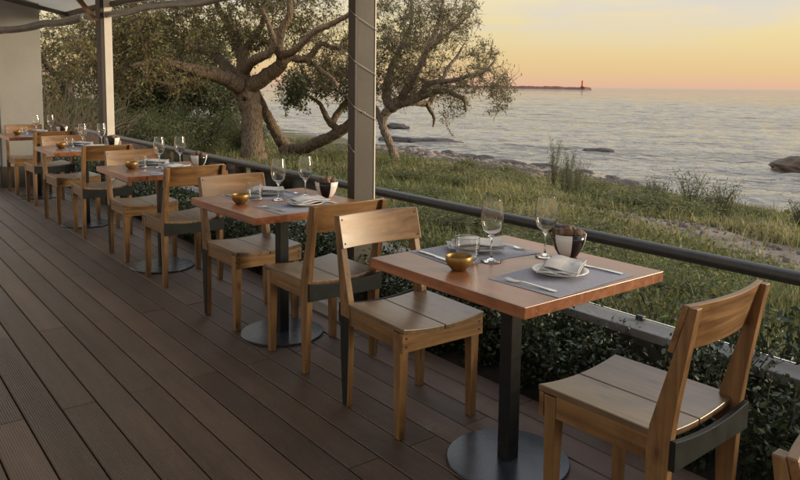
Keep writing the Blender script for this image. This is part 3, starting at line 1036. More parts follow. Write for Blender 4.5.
# ------------------------------------------------------------------ tableware
def outward(me):
    import bmesh
    bm = bmesh.new(); bm.from_mesh(me)
    bmesh.ops.remove_doubles(bm, verts=bm.verts, dist=1e-5)
    for e in [e for e in bm.edges if e.is_boundary]:
        pass
    bmesh.ops.holes_fill(bm, edges=[e for e in bm.edges if e.is_boundary])
    bmesh.ops.recalc_face_normals(bm, faces=bm.faces)
    bm.to_mesh(me); bm.free(); me.update()
    return me
def arc(n, a0, a1): return [a0+(a1-a0)*k/n for k in range(n+1)]
def wine_glass_mesh():
    outer = [(.001, 0), (.036, 0), (.0375, .0012), (.030, .0035), (.012, .0065), (.0045, .012), (.0036, .03), (.0036, .078), (.006, .088), (.018, .097), (.032, .114), (.0405, .138), (.0425, .158), (.0405, .185), (.0365, .212), (.0343, .2300), (.03408, .2316)]
    inner = [(.0336, .2321), (.03315, .2316), (.0333, .2300), (.0355, .212), (.0394, .185), (.0413, .158), (.0392, .139), (.0308, .1155), (.0172, .0995), (.004, .095), (.0008, .0945)]
    return MB().lathe(outer+inner, 32, close=False).mesh('wine_glass', M['glass'], True)
def tumbler_mesh():
    p = [(.001, 0), (.0355, 0), (.0372, .0006), (.0386, .002), (.0392, .005), (.0455, .055), (.0463, .0880), (.04645, .0896), (.0457, .0902), (.0450, .0896), (.0448, .0880), (.0438, .055), (.0376, .015), (.0365, .0125), (.0345, .011), (.030, .0105), (.001, .010)]
    return MB().lathe(p, 32, close=False).mesh('tumbler', M['glass'], True)
def brass_mesh():
    p = [(.001, .0), (.024, .0), (.027, .004), (.040, .018), (.0475, .036), (.0470, .051), (.0455, .0525), (.0435, .050), (.0440, .036), (.036, .020), (.022, .009), (.001, .008)]
    return MB().lathe(p, 32, close=False).mesh('brass_bowl', M['brass'], True)
GLASS, TUMB, BRASS = outward(wine_glass_mesh()), outward(tumbler_mesh()), outward(brass_mesh())
PLATE = MB().lathe([(.001, .0), (.062, 0), (.066, .003), (.080, .008), (.095, .0125), (.098, .014), (.095, .0155), (.080, .011), (.062, .0065), (.001, .006)], 40, close=False).mesh('plate', M['ceramic_white'], True)
outward(PLATE)

def sheet(w, d, n, f):
    vs, fs = [], []
    for j in range(n+1):
        for i in range(n+1):
            x, y = (i/n-.5)*w, (j/n-.5)*d
            vs.append((x, y, f(x, y)))
    for j in range(n):
        for i in range(n):
            a = j*(n+1)+i
            fs.append((a, a+1, a+n+2, a+n+1))
    return vs, fs
def napkin_mesh():
    m = MB()
    for k in range(4):
        s = 1-.05*k
        def f(x, y, k=k): return .0038*k+.003*math.sin(x*38+k)+.003*math.sin(y*50+k*2)+.030*(x/.19)**2*(-.35) + .004*max(0, y/.05)*(k > 1)
        vs, fs = sheet(.215*s, .135*s, 10, f)
        vs2 = [(x+.006*k, y-.003*k, z) for x, y, z in vs]
        n = len(vs2)
        low = [(x, y, z-.0028) for x, y, z in vs2]
        m.add(vs2, fs); m.add(low, [tuple(reversed(q)) for q in fs])
        N_ = 11
        rim = [i for i in range(N_)]+[N_*j+N_-1 for j in range(1, N_)]+[N_*(N_-1)+i for i in range(N_-2, -1, -1)]+[N_*j for j in range(N_-2, 0, -1)]
        o = len(m.v)-2*n
        for a, b in zip(rim, rim[1:]+rim[:1]):
            m.f.append((o+a, o+n+a, o+n+b, o+b))
    return m.mesh('napkin', M['linen'], False)
NAP = napkin_mesh()
def flat_outline(pts, z, th):
    n = len(pts)
    vs = [(x, y, z) for x, y in pts]+[(x, y, z+th) for x, y in pts]
    return vs, [tuple(range(n-1, -1, -1)), tuple(range(n, 2*n))]+[(i, (i+1) % n, n+(i+1) % n, n+i) for i in range(n)]
def strip(m, pts):                                        # (y, half width, z) ribbon with thickness
    vs, fs = [], []
    for y, w, z in pts:
        vs += [(-w, y, z), (w, y, z), (w, y, z+.0022), (-w, y, z+.0022)]
    for i in range(len(pts)-1):
        a = 4*i
        for k in range(4):
            fs.append((a+k, a+(k+1) % 4, a+4+(k+1) % 4, a+4+k))
    fs += [(3, 2, 1, 0), tuple(4*(len(pts)-1)+k for k in range(4))]
    m.add(vs, fs)
def fork_mesh():
    m = MB()
    strip(m, [(-.10, .0085, .0005), (-.085, .0098, .0006), (-.05, .0065, .002), (.0, .0038, .005), (.03, .0042, .0055), (.045, .0105, .003), (.056, .0120, .0015)])
    for x in (-.0096, -.0032, .0032, .0096):
        mm = MB(); strip(mm, [(.055, .0017, .0015), (.075, .0016, .0018), (.098, .0009, .0060)])
        m.add([(vx+x, vy, vz) for vx, vy, vz in mm.v], mm.f)
    return m.mesh('fork', M['steel'])
def knife_mesh():
    m = MB()
    strip(m, [(-.112, .0075, .0004), (-.105, .0092, .0008), (-.06, .0085, .002), (-.012, .0062, .002), (.0, .0052, .0016)])
    mm = MB(); strip(mm, [(.0, .0062, .0012), (.02, .0098, .0010), (.075, .0100, .0008), (.10, .0070, .0008), (.113, .0010, .0008)])
    m.add([(vx+.001, vy, vz) for vx, vy, vz in mm.v], mm.f)
    return m.mesh('knife', M['steel'])
FORK, KNIFE = fork_mesh(), knife_mesh()
def mat_mesh():
    f = lambda x, y: .0010+.0007*math.sin(x*16+1)*math.sin(y*13)
    vs, fs = sheet(.43, .29, 14, f)
    m = MB(); m.add(vs, fs)
    n = 15
    m.add([(x, y, 0.0002) for x, y, z in vs], [tuple(reversed(q)) for q in fs])
    rim = [i for i in range(n)]+[n*j+n-1 for j in range(1, n)]+[n*(n-1)+i for i in range(n-2, -1, -1)]+[n*j for j in range(n-2, 0, -1)]
    for a, b in zip(rim, rim[1:]+rim[:1]): m.f.append((a, n*n+a, n*n+b, b))
    return m.mesh('placemat', M['mat_cloth'], False)
MAT = mat_mesh()

def make_panel_bowl():
    root = empty('panelled_bowl')
    prof = [(.030, .0), (.036, .004), (.052, .03), (.063, .062), (.067, .090)]
    inn = [(.0645, .090), (.0605, .062), (.0495, .03), (.034, .010)]
    MB().lathe([(.001, .0)]+prof[:1], 24, close=False).build('foot', M['ceramic_black'], root)
    MB().lathe(inn+[(.001, .009)], 32, close=False).build('lining', M['ceramic_white'], root, smooth=True)
    np_ = 6
    for k in range(np_):
        m = MB(); vs, fs = [], []
        ns = 8
        for j in range(ns+1):
            a = 2*math.pi*(k+j/ns)/np_
            for r, z in prof+[inn[0]]:
                vs.append((r*math.cos(a), r*math.sin(a), z))
        L_ = len(prof)+1
        for j in range(ns):
            for q in range(L_-1):
                fs.append((j*L_+q, (j+1)*L_+q, (j+1)*L_+q+1, j*L_+q+1))
        m.add(vs, fs).build('panel', M['ceramic_black' if k % 2 else 'ceramic_white'], root, smooth=True)
    rg = random.Random(5)
    cone = rock_mesh('dried_cone', .019, .019, .015, M['dried'], 5, 6)
    for k in range(13):
        a, r = rg.uniform(0, 6.28), .048*math.sqrt(rg.random())
        o = link('dried_cone', cone, root, (r*math.cos(a), r*math.sin(a), .082+.022*(1-r/.05)+rg.uniform(0, .01)))
        o.rotation_euler = (rg.uniform(0, 3), rg.uniform(0, 3), rg.uniform(0, 3))
    MB().lathe([(.0495, .03), (.058, .06), (.055, .078), (.001, .084)], 16, close=False).build('filling', M['dried'], root)
    return root
bowl0 = make_panel_bowl()
first_bowl = [True]
ZT = .7506
def lay(name, mesh, cat, group, x, y, z, rz, label):
    o = link(name, mesh, None, (x, y, z))
    o.rotation_euler = (0, 0, rz)
    return tag(o, label, cat, group)
rg = random.Random(21)
for i in range(1, 6):
    tx, ty, trz = TABLES[i]
    nm = '%s table from the white pillar' % ORD[i]
    j = (lambda s: 0.0) if i == 1 else (lambda s: rg.uniform(-s, s))
    for side, sgn in (('pillar side', 1), ('other side', -1)):
        mx, my = tx+(.005 if sgn < 0 else .02)+j(.015), ty+sgn*(.222)+j(.012)
        mr = (.06 if sgn < 0 else -.08)+j(.06)
        lay('placemat', MAT, 'placemat', 'placemats', mx, my, ZT, mr, 'grey placemat, %s, %s' % (side, nm))
        zz = ZT+.0022
        base = mr+(0 if sgn < 0 else math.pi)
        cs, sn = math.cos(base), math.sin(base)
        def off(dx, dy): return (mx+dx*cs-dy*sn, my+dx*sn+dy*cs)
        px_, py_ = off(.03+j(.008), .03+j(.008)) if sgn < 0 else off(-.03+j(.006), -.028+j(.006))
        lay('plate', PLATE, 'plate', 'white plates', px_, py_, zz, 0, 'white plate under napkin, %s, %s' % (side, nm))
        nr = base+(.45 if sgn < 0 else 2.6)+j(.4)
        n_ = lay('napkin', NAP, 'napkin', 'folded napkins', px_+.01*cs, py_, zz+.0215, nr, 'folded linen napkin, %s, %s' % (side, nm))
        fx, fy = off(-.178, -.005)
        lay('fork', FORK, 'fork', 'forks', fx, fy, zz, base+.06+j(.08), 'steel fork, %s, %s' % (side, nm))
        kx, ky = off(.185, -.005)
        lay('knife', KNIFE, 'knife', 'knives', kx, ky, zz, base+.02+j(.06), 'steel knife, %s, %s' % (side, nm))
    g1 = (-.037, .075) if i == 1 else (.005+j(.015), .045+j(.015))
    g2 = (.185, .01) if i == 1 else (.18+j(.012), .06+j(.02))
    bl = (.266, -.035) if i == 1 else (.275+j(.008), -.02+j(.02))
    br2 = (-.22, .053) if i == 1 else (-.21+j(.02), .05+j(.03))
    tb = (-.112, .125) if i == 1 else (-.105+j(.008), .125+j(.01))
    # things that stand on a placemat are lifted by its thickness
    lay('wine_glass', GLASS, 'wine glass', 'wine glasses', tx+g1[0], ty+g1[1], ZT+.0022, j(3), 'empty wine glass by the tumbler on the %s' % nm)
    lay('wine_glass', GLASS, 'wine glass', 'wine glasses', tx+g2[0], ty+g2[1], ZT+.0022, j(3), 'empty wine glass by the panelled bowl on the %s' % nm)
    lay('tumbler', TUMB, 'tumbler', 'water tumblers', tx+tb[0], ty+tb[1], ZT+.0026, j(3), 'short clear water tumbler on the %s' % nm)
    lay('brass_bowl', BRASS, 'bowl', 'small brass bowls', tx+br2[0], ty+br2[1], ZT, j(3), 'small brass bowl on the %s' % nm)
    b = bowl0 if first_bowl[0] else copy_tree(bowl0)
    first_bowl[0] = False
    b.location = (tx+bl[0], ty+bl[1], ZT)
    b.rotation_euler = (0, 0, {1: .9, 2: .35, 3: 1.2, 4: .5, 5: 1.0}[i])
    tag(b, 'black and white panelled bowl of dried cones on the %s' % nm, 'bowl', 'panelled bowls')

# ------------------------------------------------------------------ vegetation
VR = np.array([math.cos(YAW), -math.sin(YAW), 0])      # a level direction along the row's view, used to shape crowns
VF = np.array([math.sin(YAW), math.cos(YAW), 0])

def unit(n):
    v = RNG.normal(size=(n, 3))
    return v/np.linalg.norm(v, axis=1)[:, None]

def leaves_mesh(name, centers, size, tints, mat, up=0.3, aspect=0.42, axis=None):
    """one pointed leaf (two triangles pairs folded at the midrib) at every centre"""
    n = len(centers)
    ax = unit(n) if axis is None else axis
    ax[:, 2] += up*0.2
    ax /= np.linalg.norm(ax, axis=1)[:, None]
    nr = unit(n); nr[:, 2] = np.abs(nr[:, 2])+up
    sd_ = np.cross(ax, nr); sd_ /= np.linalg.norm(sd_, axis=1)[:, None]+1e-9
    nn = np.cross(sd_, ax)
    s = (size*RNG.uniform(.5, 1.45, n))[:, None]
    b = centers - ax*s*.5
    t = centers + ax*s*.5
    l = centers - sd_*s*aspect*.5 + nn*s*.10 - ax*s*.05
    r = centers + sd_*s*aspect*.5 + nn*s*.10 - ax*s*.05
    v = np.stack([b, r, t, l], 1).reshape(-1, 3)
    k = np.arange(n)[:, None]*4
    f = np.concatenate([k+0, k+1, k+2, k+0, k+2, k+3], 1).ravel()
    return raw_mesh(name, v, f, 3, mat, np.repeat(tints, 4, axis=0))

def tint_set(n, palette, jit=.22):
    p = np.array(palette)
    i = RNG.integers(0, len(p), n)
    return np.clip(p[i]*(1+RNG.normal(0, jit, (n, 1)))*(1+RNG.normal(0, .06, (n, 3))), .005, .9)

def smooth_poly(pts, per=4):
    P = np.array(pts, float)
    out = []
    for i in range(len(P)-1):
        p0, p1, p2, p3 = P[max(i-1, 0)], P[i], P[i+1], P[min(i+2, len(P)-1)]
        for k in range(per):
            t = k/per
            out.append(.5*((2*p1)+(-p0+p2)*t+(2*p0-5*p1+4*p2-p3)*t*t+(-p0+3*p1-3*p2+p3)*t**3))
    out.append(P[-1])
    return np.array(out)

def make_tree(name, label, limbs, crown, bark, leaf_mat, palette, per_cloud=42, leaf=.06, twig_len=1.6, spread=.30, ground_drop=.6):
    root_xyz = np.array(limbs[0][0][:3])
    root = empty(name, tuple(root_xyz))
    trunk = MB(); nodes, nrad = [], []
    for li, limb in enumerate(limbs):
        s = smooth_poly(limb, 5)
        if li == 0:
            s = np.vstack([s[0]+np.array([0, 0, -ground_drop, s[0][3]*.25]), s])
        n = len(s)
        # crooked bark outline
        jig = RNG.normal(0, 1, (n, 3))*s[:, 3:4]*.07
        pts = s[:, :3]+jig-root_xyz
        rad = s[:, 3]*(1+RNG.normal(0, .025, n))
        trunk.tube(pts, rad, 12 if s[0, 3] > .1 else 7)
        if li > 0:
            nodes += list(pts); nrad += list(s[:, 3])
    nodes = list(nodes)
    tr = trunk.build('trunk', bark, root, smooth=True)
    # points the branches reach for
    att = []
    att_d = []
    for (x, y, z, a, b, c, n, dn) in crown:
        att_d.append(np.full(n, dn))
        q = unit(n)*(RNG.uniform(0, 1, (n, 1))**(1/2.3))
        att.append(np.array([x, y, z])-root_xyz + q[:, :1]*a*VR + q[:, 1:2]*b*VF + q[:, 2:]*np.array([0, 0, c]))
    att = np.concatenate(att); att_d = np.concatenate(att_d)
    NA = np.array(nodes); NR = np.array(nrad)
    d = np.array([np.min(np.linalg.norm(NA-p, axis=1)) for p in att])
    order = np.argsort(d)
    twigs = MB(); lc, la = [], []
    for oi in order:
        p = att[oi]
        dd = np.linalg.norm(NA-p, axis=1)+np.maximum(0, NA[:, 2]-p[2])*.5
        k = int(np.argmin(dd))
        a = NA[k]; ln = np.linalg.norm(p-a)
        r0 = min(NR[k]*.62, .013+.018*ln)
        m1 = a+(p-a)*.35+RNG.normal(0, .10, 3)*ln
        m2 = a+(p-a)*.7+RNG.normal(0, .09, 3)*ln+np.array([0, 0, .06*ln])
        s = smooth_poly([(*a, r0), (*m1, r0*.75), (*m2, r0*.5), (*p, max(.004, r0*.25))], 3)
        twigs.tube(s[:, :3], s[:, 3], 5 if r0 > .02 else 4, caps=False)
        sel = s[3:]
        NA = np.vstack([NA, sel[:, :3]]); NR = np.concatenate([NR, sel[:, 3]])
        m = max(3, int(per_cloud*att_d[oi]*RNG.uniform(.2, 1.7)))
        cl = RNG.normal(0, 1, (m, 3))*spread*np.array([1, 1, .62])
        # short side shoots keep the leaves in sprays rather than clouds
        shoots = unit(6)*spread*RNG.uniform(.5, 1.5, (6, 1))
        for sh in shoots:
            twigs.tube([p, p+sh*.5+RNG.normal(0, .03, 3), p+sh], [.007, .005, .0025], 3, caps=False)
        for sh in unit(1)*spread*RNG.uniform(1.2, 2.2, (1, 1)):        # bare crooked twigs
            twigs.tube([p, p+sh*.4+RNG.normal(0, .06, 3), p+sh*.75+RNG.normal(0, .07, 3), p+sh], [.007, .0055, .004, .002], 3, caps=False)
        which = RNG.integers(0, 6, m)
        tpos = RNG.uniform(.25, 1.1, (m, 1))
        pos = p+shoots[which]*tpos+RNG.normal(0, spread*.15, (m, 3))
        lc.append(pos)
        dirs = shoots[which]/np.linalg.norm(shoots[which], axis=1)[:, None]+RNG.normal(0, .7, (m, 3))
        la.append(dirs)
    twigs.build('branches', bark, root, smooth=True)
    C_ = np.concatenate(lc); A_ = np.concatenate(la)
    link('crown', leaves_mesh('crown', C_, leaf, tint_set(len(C_), palette), leaf_mat, axis=A_), root)
    tag(root, label, 'tree')
    return root

BIG_TREE_LIMBS = [
    [(8.39, 16.75, -0.8, 0.4), (8.39, 16.8, -0.5, 0.33), (8.39, 16.85, -0.04, 0.29), (8.41, 16.92, 0.59, 0.27), (8.37, 17.01, 1.01, 0.29), (8.32, 17.08, 1.26, 0.27)],
    [(8.32, 17.08, 1.26, 0.24), (8.1, 17.0, 1.31, 0.22), (7.76, 16.91, 1.48, 0.19), (7.35, 16.86, 1.6, 0.17), (6.93, 16.69, 1.66, 0.15), (6.48, 16.67, 1.77, 0.11), (5.98, 16.69, 1.84, 0.08), (5.4, 16.87, 1.74, 0.05)],
    [(8.23, 17.29, 1.36, 0.17), (8.2, 17.74, 1.72, 0.15), (8.2, 18.29, 1.99, 0.13), (8.05, 18.69, 2.2, 0.12), (7.79, 19.29, 2.34, 0.09), (7.38, 20.03, 2.59, 0.07), (6.6, 20.53, 2.79, 0.04)],
    [(8.32, 17.08, 1.26, 0.2), (8.26, 17.05, 1.66, 0.17), (8.31, 17.2, 2.09, 0.15), (8.34, 17.6, 2.49, 0.12), (8.12, 17.71, 2.94, 0.09), (7.84, 17.74, 3.47, 0.07), (7.68, 17.96, 4.22, 0.05)],
    [(8.26, 17.05, 1.66, 0.13), (8.23, 16.59, 1.86, 0.12), (8.2, 16.12, 1.99, 0.12), (8.26, 15.71, 2.08, 0.1), (8.28, 15.46, 2.31, 0.08), (8.13, 15.37, 2.66, 0.06), (7.92, 15.34, 3.1, 0.04)],
    [(8.34, 17.06, 1.24, 0.23), (8.46, 16.73, 1.39, 0.2), (8.61, 16.39, 1.59, 0.18), (8.74, 16.06, 1.79, 0.17), (8.71, 15.85, 2.03, 0.14), (8.55, 15.76, 2.28, 0.12), (8.6, 15.64, 2.66, 0.1), (8.72, 15.48, 3.12, 0.08), (8.67, 15.62, 3.94, 0.05)],
    [(8.76, 16.05, 1.84, 0.12), (9.01, 16.0, 2.02, 0.1), (9.37, 15.97, 1.98, 0.09), (9.71, 16.11, 2.14, 0.08), (9.99, 16.18, 2.41, 0.07), (10.32, 16.04, 2.31, 0.06), (10.76, 15.96, 2.35, 0.05), (11.13, 15.68, 2.44, 0.04)],
    [(8.71, 15.86, 2.05, 0.1), (8.78, 15.31, 2.18, 0.09), (8.83, 14.92, 2.4, 0.08), (8.95, 14.59, 2.62, 0.08), (9.12, 14.35, 2.73, 0.07), (9.27, 14.0, 2.88, 0.06), (9.41, 13.65, 3.04, 0.05), (9.75, 13.28, 3.17, 0.03)],
    [(9.37, 15.97, 1.98, 0.07), (9.42, 15.54, 1.87, 0.06), (9.46, 15.23, 1.68, 0.06), (9.53, 14.9, 1.53, 0.05), (9.63, 14.79, 1.3, 0.03)],
    [(8.31, 17.2, 2.09, 0.1), (8.81, 17.63, 2.51, 0.09), (9.22, 17.87, 2.93, 0.08), (9.44, 18.05, 3.62, 0.06), (9.47, 17.87, 4.4, 0.04)],
    [(6.93, 16.69, 1.66, 0.08), (6.65, 16.75, 1.44, 0.06), (6.28, 16.77, 1.35, 0.05), (5.85, 16.87, 1.43, 0.03)],
]
LEANING_TREE_LIMBS = [
    [(10.82, 19.34, -0.69, 0.24), (10.73, 19.43, -0.48, 0.2), (10.56, 19.62, -0.07, 0.17), (10.24, 19.56, 0.45, 0.15), (9.92, 19.5, 1.01, 0.12), (9.83, 19.63, 1.48, 0.08)],
    [(10.8, 19.37, -0.6, 0.2), (11.01, 19.2, -0.57, 0.19), (11.19, 18.69, -0.45, 0.18), (11.37, 18.2, -0.24, 0.17), (11.6, 17.8, -0.02, 0.16), (11.77, 17.44, 0.25, 0.15), (11.86, 17.17, 0.61, 0.13), (12.0, 16.98, 1.01, 0.1), (12.16, 16.92, 1.52, 0.07)],
    [(11.65, 17.77, 0.04, 0.11), (11.4, 17.86, 0.24, 0.1), (11.22, 17.91, 0.53, 0.08), (11.12, 18.02, 0.82, 0.06), (10.8, 18.04, 1.02, 0.04)],
    [(11.4, 17.86, 0.24, 0.1), (11.63, 17.85, 0.56, 0.1), (11.86, 17.83, 0.82, 0.1), (12.09, 17.82, 1.16, 0.08), (12.13, 17.98, 1.66, 0.06)],
]
RIGHT_TREE_LIMBS = [
    [(12.15, 15.74, -0.74, 0.14), (12.1, 15.82, -0.44, 0.115), (12.01, 15.94, -0.09, 0.105), (11.92, 16.05, 0.24, 0.11), (11.96, 16.06, 0.54, 0.12), (12.1, 15.98, 0.76, 0.14)],
    [(12.1, 15.98, 0.76, 0.17), (12.22, 15.78, 0.9, 0.17), (12.37, 15.53, 0.96, 0.14), (12.57, 15.27, 1.07, 0.11), (12.75, 14.89, 1.21, 0.09), (12.87, 14.55, 1.24, 0.08), (12.98, 14.32, 1.14, 0.07), (13.09, 14.09, 1.02, 0.05), (13.12, 14.03, 0.71, 0.03)],
    [(12.3, 15.71, 0.9, 0.12), (12.75, 15.74, 0.92, 0.1), (13.1, 15.72, 0.87, 0.09), (13.3, 15.7, 0.92, 0.08), (13.37, 15.67, 1.15, 0.05)],
    [(13.16, 15.67, 0.87, 0.07), (13.22, 15.61, 0.7, 0.06), (13.3, 15.52, 0.51, 0.05), (13.26, 15.51, 0.23, 0.02)],
    [(12.57, 15.27, 1.07, 0.09), (12.57, 14.93, 1.4, 0.08), (12.6, 14.41, 1.48, 0.07), (12.68, 13.96, 1.53, 0.06), (12.79, 13.64, 1.63, 0.05), (12.94, 13.28, 1.71, 0.04), (13.12, 13.05, 1.99, 0.025)],
    [(12.1, 15.98, 0.76, 0.14), (12.21, 16.32, 1.11, 0.13), (12.4, 16.48, 1.52, 0.11), (12.68, 16.58, 2.03, 0.09), (12.95, 16.56, 2.52, 0.07), (13.22, 16.55, 3.01, 0.06), (13.36, 16.64, 3.59, 0.05), (13.3, 16.77, 4.25, 0.03)],
    [(12.22, 15.78, 0.9, 0.12), (12.2, 15.33, 1.31, 0.1), (12.25, 14.97, 1.78, 0.09), (12.33, 14.72, 2.25, 0.08), (12.5, 14.64, 2.69, 0.07), (12.65, 14.59, 3.21, 0.05), (12.78, 14.57, 3.81, 0.03)],
    [(12.33, 14.72, 2.25, 0.06), (12.44, 14.41, 2.5, 0.05), (12.67, 14.14, 2.8, 0.04), (12.9, 13.87, 3.1, 0.03), (13.07, 13.77, 3.36, 0.02)],
    [(12.6, 14.41, 1.48, 0.05), (12.87, 14.49, 1.85, 0.045), (13.19, 14.54, 2.12, 0.04), (13.4, 14.54, 2.39, 0.03)],
    [(11.93, 16.06, 0.37, 0.12), (12.05, 16.65, 0.74, 0.1), (12.07, 17.08, 1.18, 0.08), (12.13, 17.37, 1.8, 0.06), (12.31, 17.34, 2.66, 0.05)],
]
DARK_TREE_LIMBS = [
    [(9.87, 25.21, -0.44, 0.22), (9.8, 25.29, -0.23, 0.18), (9.59, 25.49, 0.05, 0.16), (9.38, 25.69, 0.33, 0.14), (9.37, 25.74, 0.64, 0.13)],
    [(9.37, 25.74, 0.64, 0.1), (9.14, 25.92, 0.61, 0.09), (8.61, 25.93, 0.47, 0.08), (8.09, 26.22, 0.53, 0.06), (7.58, 26.46, 0.32, 0.04)],
    [(9.37, 25.74, 0.64, 0.1), (9.64, 25.58, 1.04, 0.08), (10.0, 25.36, 1.47, 0.06), (10.2, 25.27, 2.0, 0.04)],
    [(9.37, 25.74, 0.64, 0.1), (9.27, 26.26, 1.1, 0.08), (9.09, 26.73, 1.6, 0.06), (8.97, 26.88, 2.1, 0.04)],
    [(9.75, 25.34, -0.16, 0.1), (10.06, 25.18, 0.41, 0.08), (10.6, 25.04, 0.69, 0.07), (11.2, 24.84, 0.77, 0.05), (11.59, 24.51, 0.56, 0.03)],
]
BIG_TREE_CROWN = [
    (8.24, 17.43, 3.48, 2.28, 1.80, 1.27, 230, 1.00),
    (6.16, 17.68, 2.74, 1.80, 1.60, 0.96, 250, 1.00),
    (5.93, 17.08, 1.62, 1.40, 1.20, 0.51, 80, 1.00),
    (9.30, 16.00, 3.68, 1.48, 1.60, 0.86, 110, 0.70),
    (10.02, 15.84, 1.94, 0.86, 1.20, 0.71, 70, 0.35),
    (9.63, 15.98, 2.61, 1.00, 1.20, 0.55, 60, 0.35),
    (8.79, 17.26, 2.49, 1.03, 1.50, 0.41, 60, 0.60),
    (5.21, 17.69, 2.00, 0.93, 1.40, 0.93, 90, 1.00),
    (7.64, 18.13, 5.23, 4.05, 2.50, 1.27, 160, 1.00),
]
LEANING_TREE_CROWN = [
    (11.65, 18.32, 1.36, 1.32, 1.50, 0.71, 70, 1.00),
    (10.69, 18.40, 1.15, 0.75, 1.00, 0.57, 30, 1.00),
    (12.14, 17.39, 2.09, 0.69, 1.20, 1.15, 40, 1.00),
]
RIGHT_TREE_CROWN = [
    (12.63, 15.16, 2.59, 1.28, 1.60, 1.07, 150, 1.00),
    (12.39, 15.92, 2.07, 1.09, 1.60, 1.23, 120, 1.00),
    (13.05, 13.47, 1.89, 0.56, 1.00, 0.66, 42, 1.00),
    (13.06, 14.03, 1.33, 1.04, 1.00, 0.47, 45, 1.00),
    (12.85, 14.43, 3.14, 0.94, 1.20, 0.68, 60, 1.00),
    (12.47, 16.07, 3.70, 1.37, 1.60, 0.82, 70, 1.00),
    (13.27, 12.98, 1.42, 0.35, 0.80, 0.45, 16, 1.00),
    (12.92, 14.44, 0.69, 0.48, 0.60, 0.37, 12, 1.00),
    (12.78, 15.53, 1.39, 0.96, 1.40, 0.55, 60, 1.00),
    (12.08, 16.80, 2.07, 0.70, 1.00, 1.68, 50, 1.00),
    (13.35, 13.10, 0.84, 0.25, 0.50, 0.35, 5, 1.00),
]
DARK_TREE_CROWN = [
    (9.48, 25.80, 1.74, 1.96, 1.80, 1.35, 190, 1.00),
    (8.30, 26.00, 1.10, 1.33, 1.50, 0.87, 90, 1.00),
    (10.57, 24.87, 1.12, 1.24, 1.50, 0.78, 90, 1.00),
    (9.43, 25.71, 0.75, 2.13, 1.50, 0.50, 60, 1.00),
    (11.29, 24.77, 0.77, 1.08, 1.20, 0.72, 50, 1.00),
    (11.33, 25.69, 2.22, 1.29, 1.50, 1.48, 110, 1.00),
    (8.60, 27.92, 2.91, 1.85, 1.80, 1.66, 60, 1.00),
]
FAR_LEFT = [
    (6.23, 25.75, 1.42, 1.48, 2.00, 1.64, 170, 1.00),
    (5.87, 24.99, 3.29, 1.57, 2.00, 1.26, 40, 1.00),
]

OLIVE = [(.21, .20, .075), (.18, .185, .07), (.25, .22, .085), (.30, .24, .097), (.145, .158, .062)]
SILVER = [(.18, .17, .09), (.15, .15, .075), (.21, .18, .09), (.12, .12, .055)]
DARK = [(.11, .13, .06), (.14, .152, .07), (.085, .108, .053), (.18, .17, .078)]
BROWN = [(.18, .16, .07), (.145, .14, .063), (.23, .185, .077), (.115, .125, .056)]
make_tree('spreading_tree', 'big spreading tree with thick crooked limbs beyond the handrail', BIG_TREE_LIMBS, BIG_TREE_CROWN, M['bark'], M['leaf'], OLIVE, 34, .083, spread=.31)
make_tree('leaning_tree', 'low tree with a reclining trunk behind the big spreading tree', LEANING_TREE_LIMBS, LEANING_TREE_CROWN, M['bark'], M['leaf'], DARK+OLIVE[:2], 70, .095, spread=.34)
make_tree('coastal_tree', 'slanting tree with open airy crown against the sea', RIGHT_TREE_LIMBS, RIGHT_TREE_CROWN, M['bark_pale'], M['leaf'], SILVER+OLIVE[:3], 30, .066, spread=.26)
make_tree('dark_tree', 'dense dark green tree between the striped post and the big tree', DARK_TREE_LIMBS, DARK_TREE_CROWN, M['bark_dark'], M['leaf'], DARK, 54, .12, spread=.45)
fl = [[(6.1, 24.6, gz(6.1, 24.6), .2), (6.15, 24.7, .3, .17), (6.0, 25.0, 1.2, .14)], [(6.0, 25.0, 1.2, .12), (5.4, 25.2, 2.0, .09), (5.0, 25.0, 2.9, .05)], [(6.0, 25.0, 1.2, .12), (6.8, 25.4, 1.9, .09), (7.2, 25.2, 2.9, .05)]]
make_tree('olive_tree', 'brownish tree seen between the white pillar and the striped post', fl, FAR_LEFT, M['bark_dark'], M['leaf'], BROWN, 48, .11, spread=.45)

# ---- shrubs: one leaf mesh per kind, many individual plants
def shrub_meshes(seed, h, w, stems, nleaf, leaf, palette, mat, droop=.2, aspect=.5, lean=.45, stem_mat=None):
    st = MB(); C_, A_ = [], []
    for k in range(stems):
        a = RNG.uniform(0, 6.28); l = RNG.uniform(.15, 1)**.6*lean
        top = np.array([math.cos(a)*w*l*2, math.sin(a)*w*l*2, h*RNG.uniform(.6, 1.05)])
        mid = top*np.array([.35, .35, .55])+RNG.normal(0, .03, 3)*h
        s = smooth_poly([(*(RNG.normal(0, .04, 3)*np.array([w, w, 0])), .006), (*mid, .004), (*top, .002)], 4)
        st.tube(s[:, :3], s[:, 3]*max(1, h*1.3), 4, caps=False)
        m = nleaf//stems
        t = RNG.uniform(.15, 1.0, m)
        idx = np.clip((t*(len(s)-1)).astype(int), 0, len(s)-2)
        fr = (t*(len(s)-1)-idx)[:, None]
        base = s[idx, :3]*(1-fr)+s[idx+1, :3]*fr
        C_.append(base+RNG.normal(0, leaf*1.1+.05*w, (m, 3)))
        A_.append(unit(m)+np.array([0, 0, .5]))
    C_ = np.concatenate(C_); A_ = np.concatenate(A_)
    C_[:, 2] = np.abs(C_[:, 2])+.01
    return st.mesh('stems', stem_mat or M['bark_dark'], True), leaves_mesh('foliage', C_, leaf, tint_set(len(C_), palette), mat, aspect=aspect, axis=A_)

def plant(name, meshes, loc, rz, sc, label, cat, group):
    r = empty(name, loc, rz)
    r.scale = (sc[0], sc[0], sc[1])
    link('stems', meshes[0], r)
    link('foliage', meshes[1], r)
    return tag(r, label, cat, group)

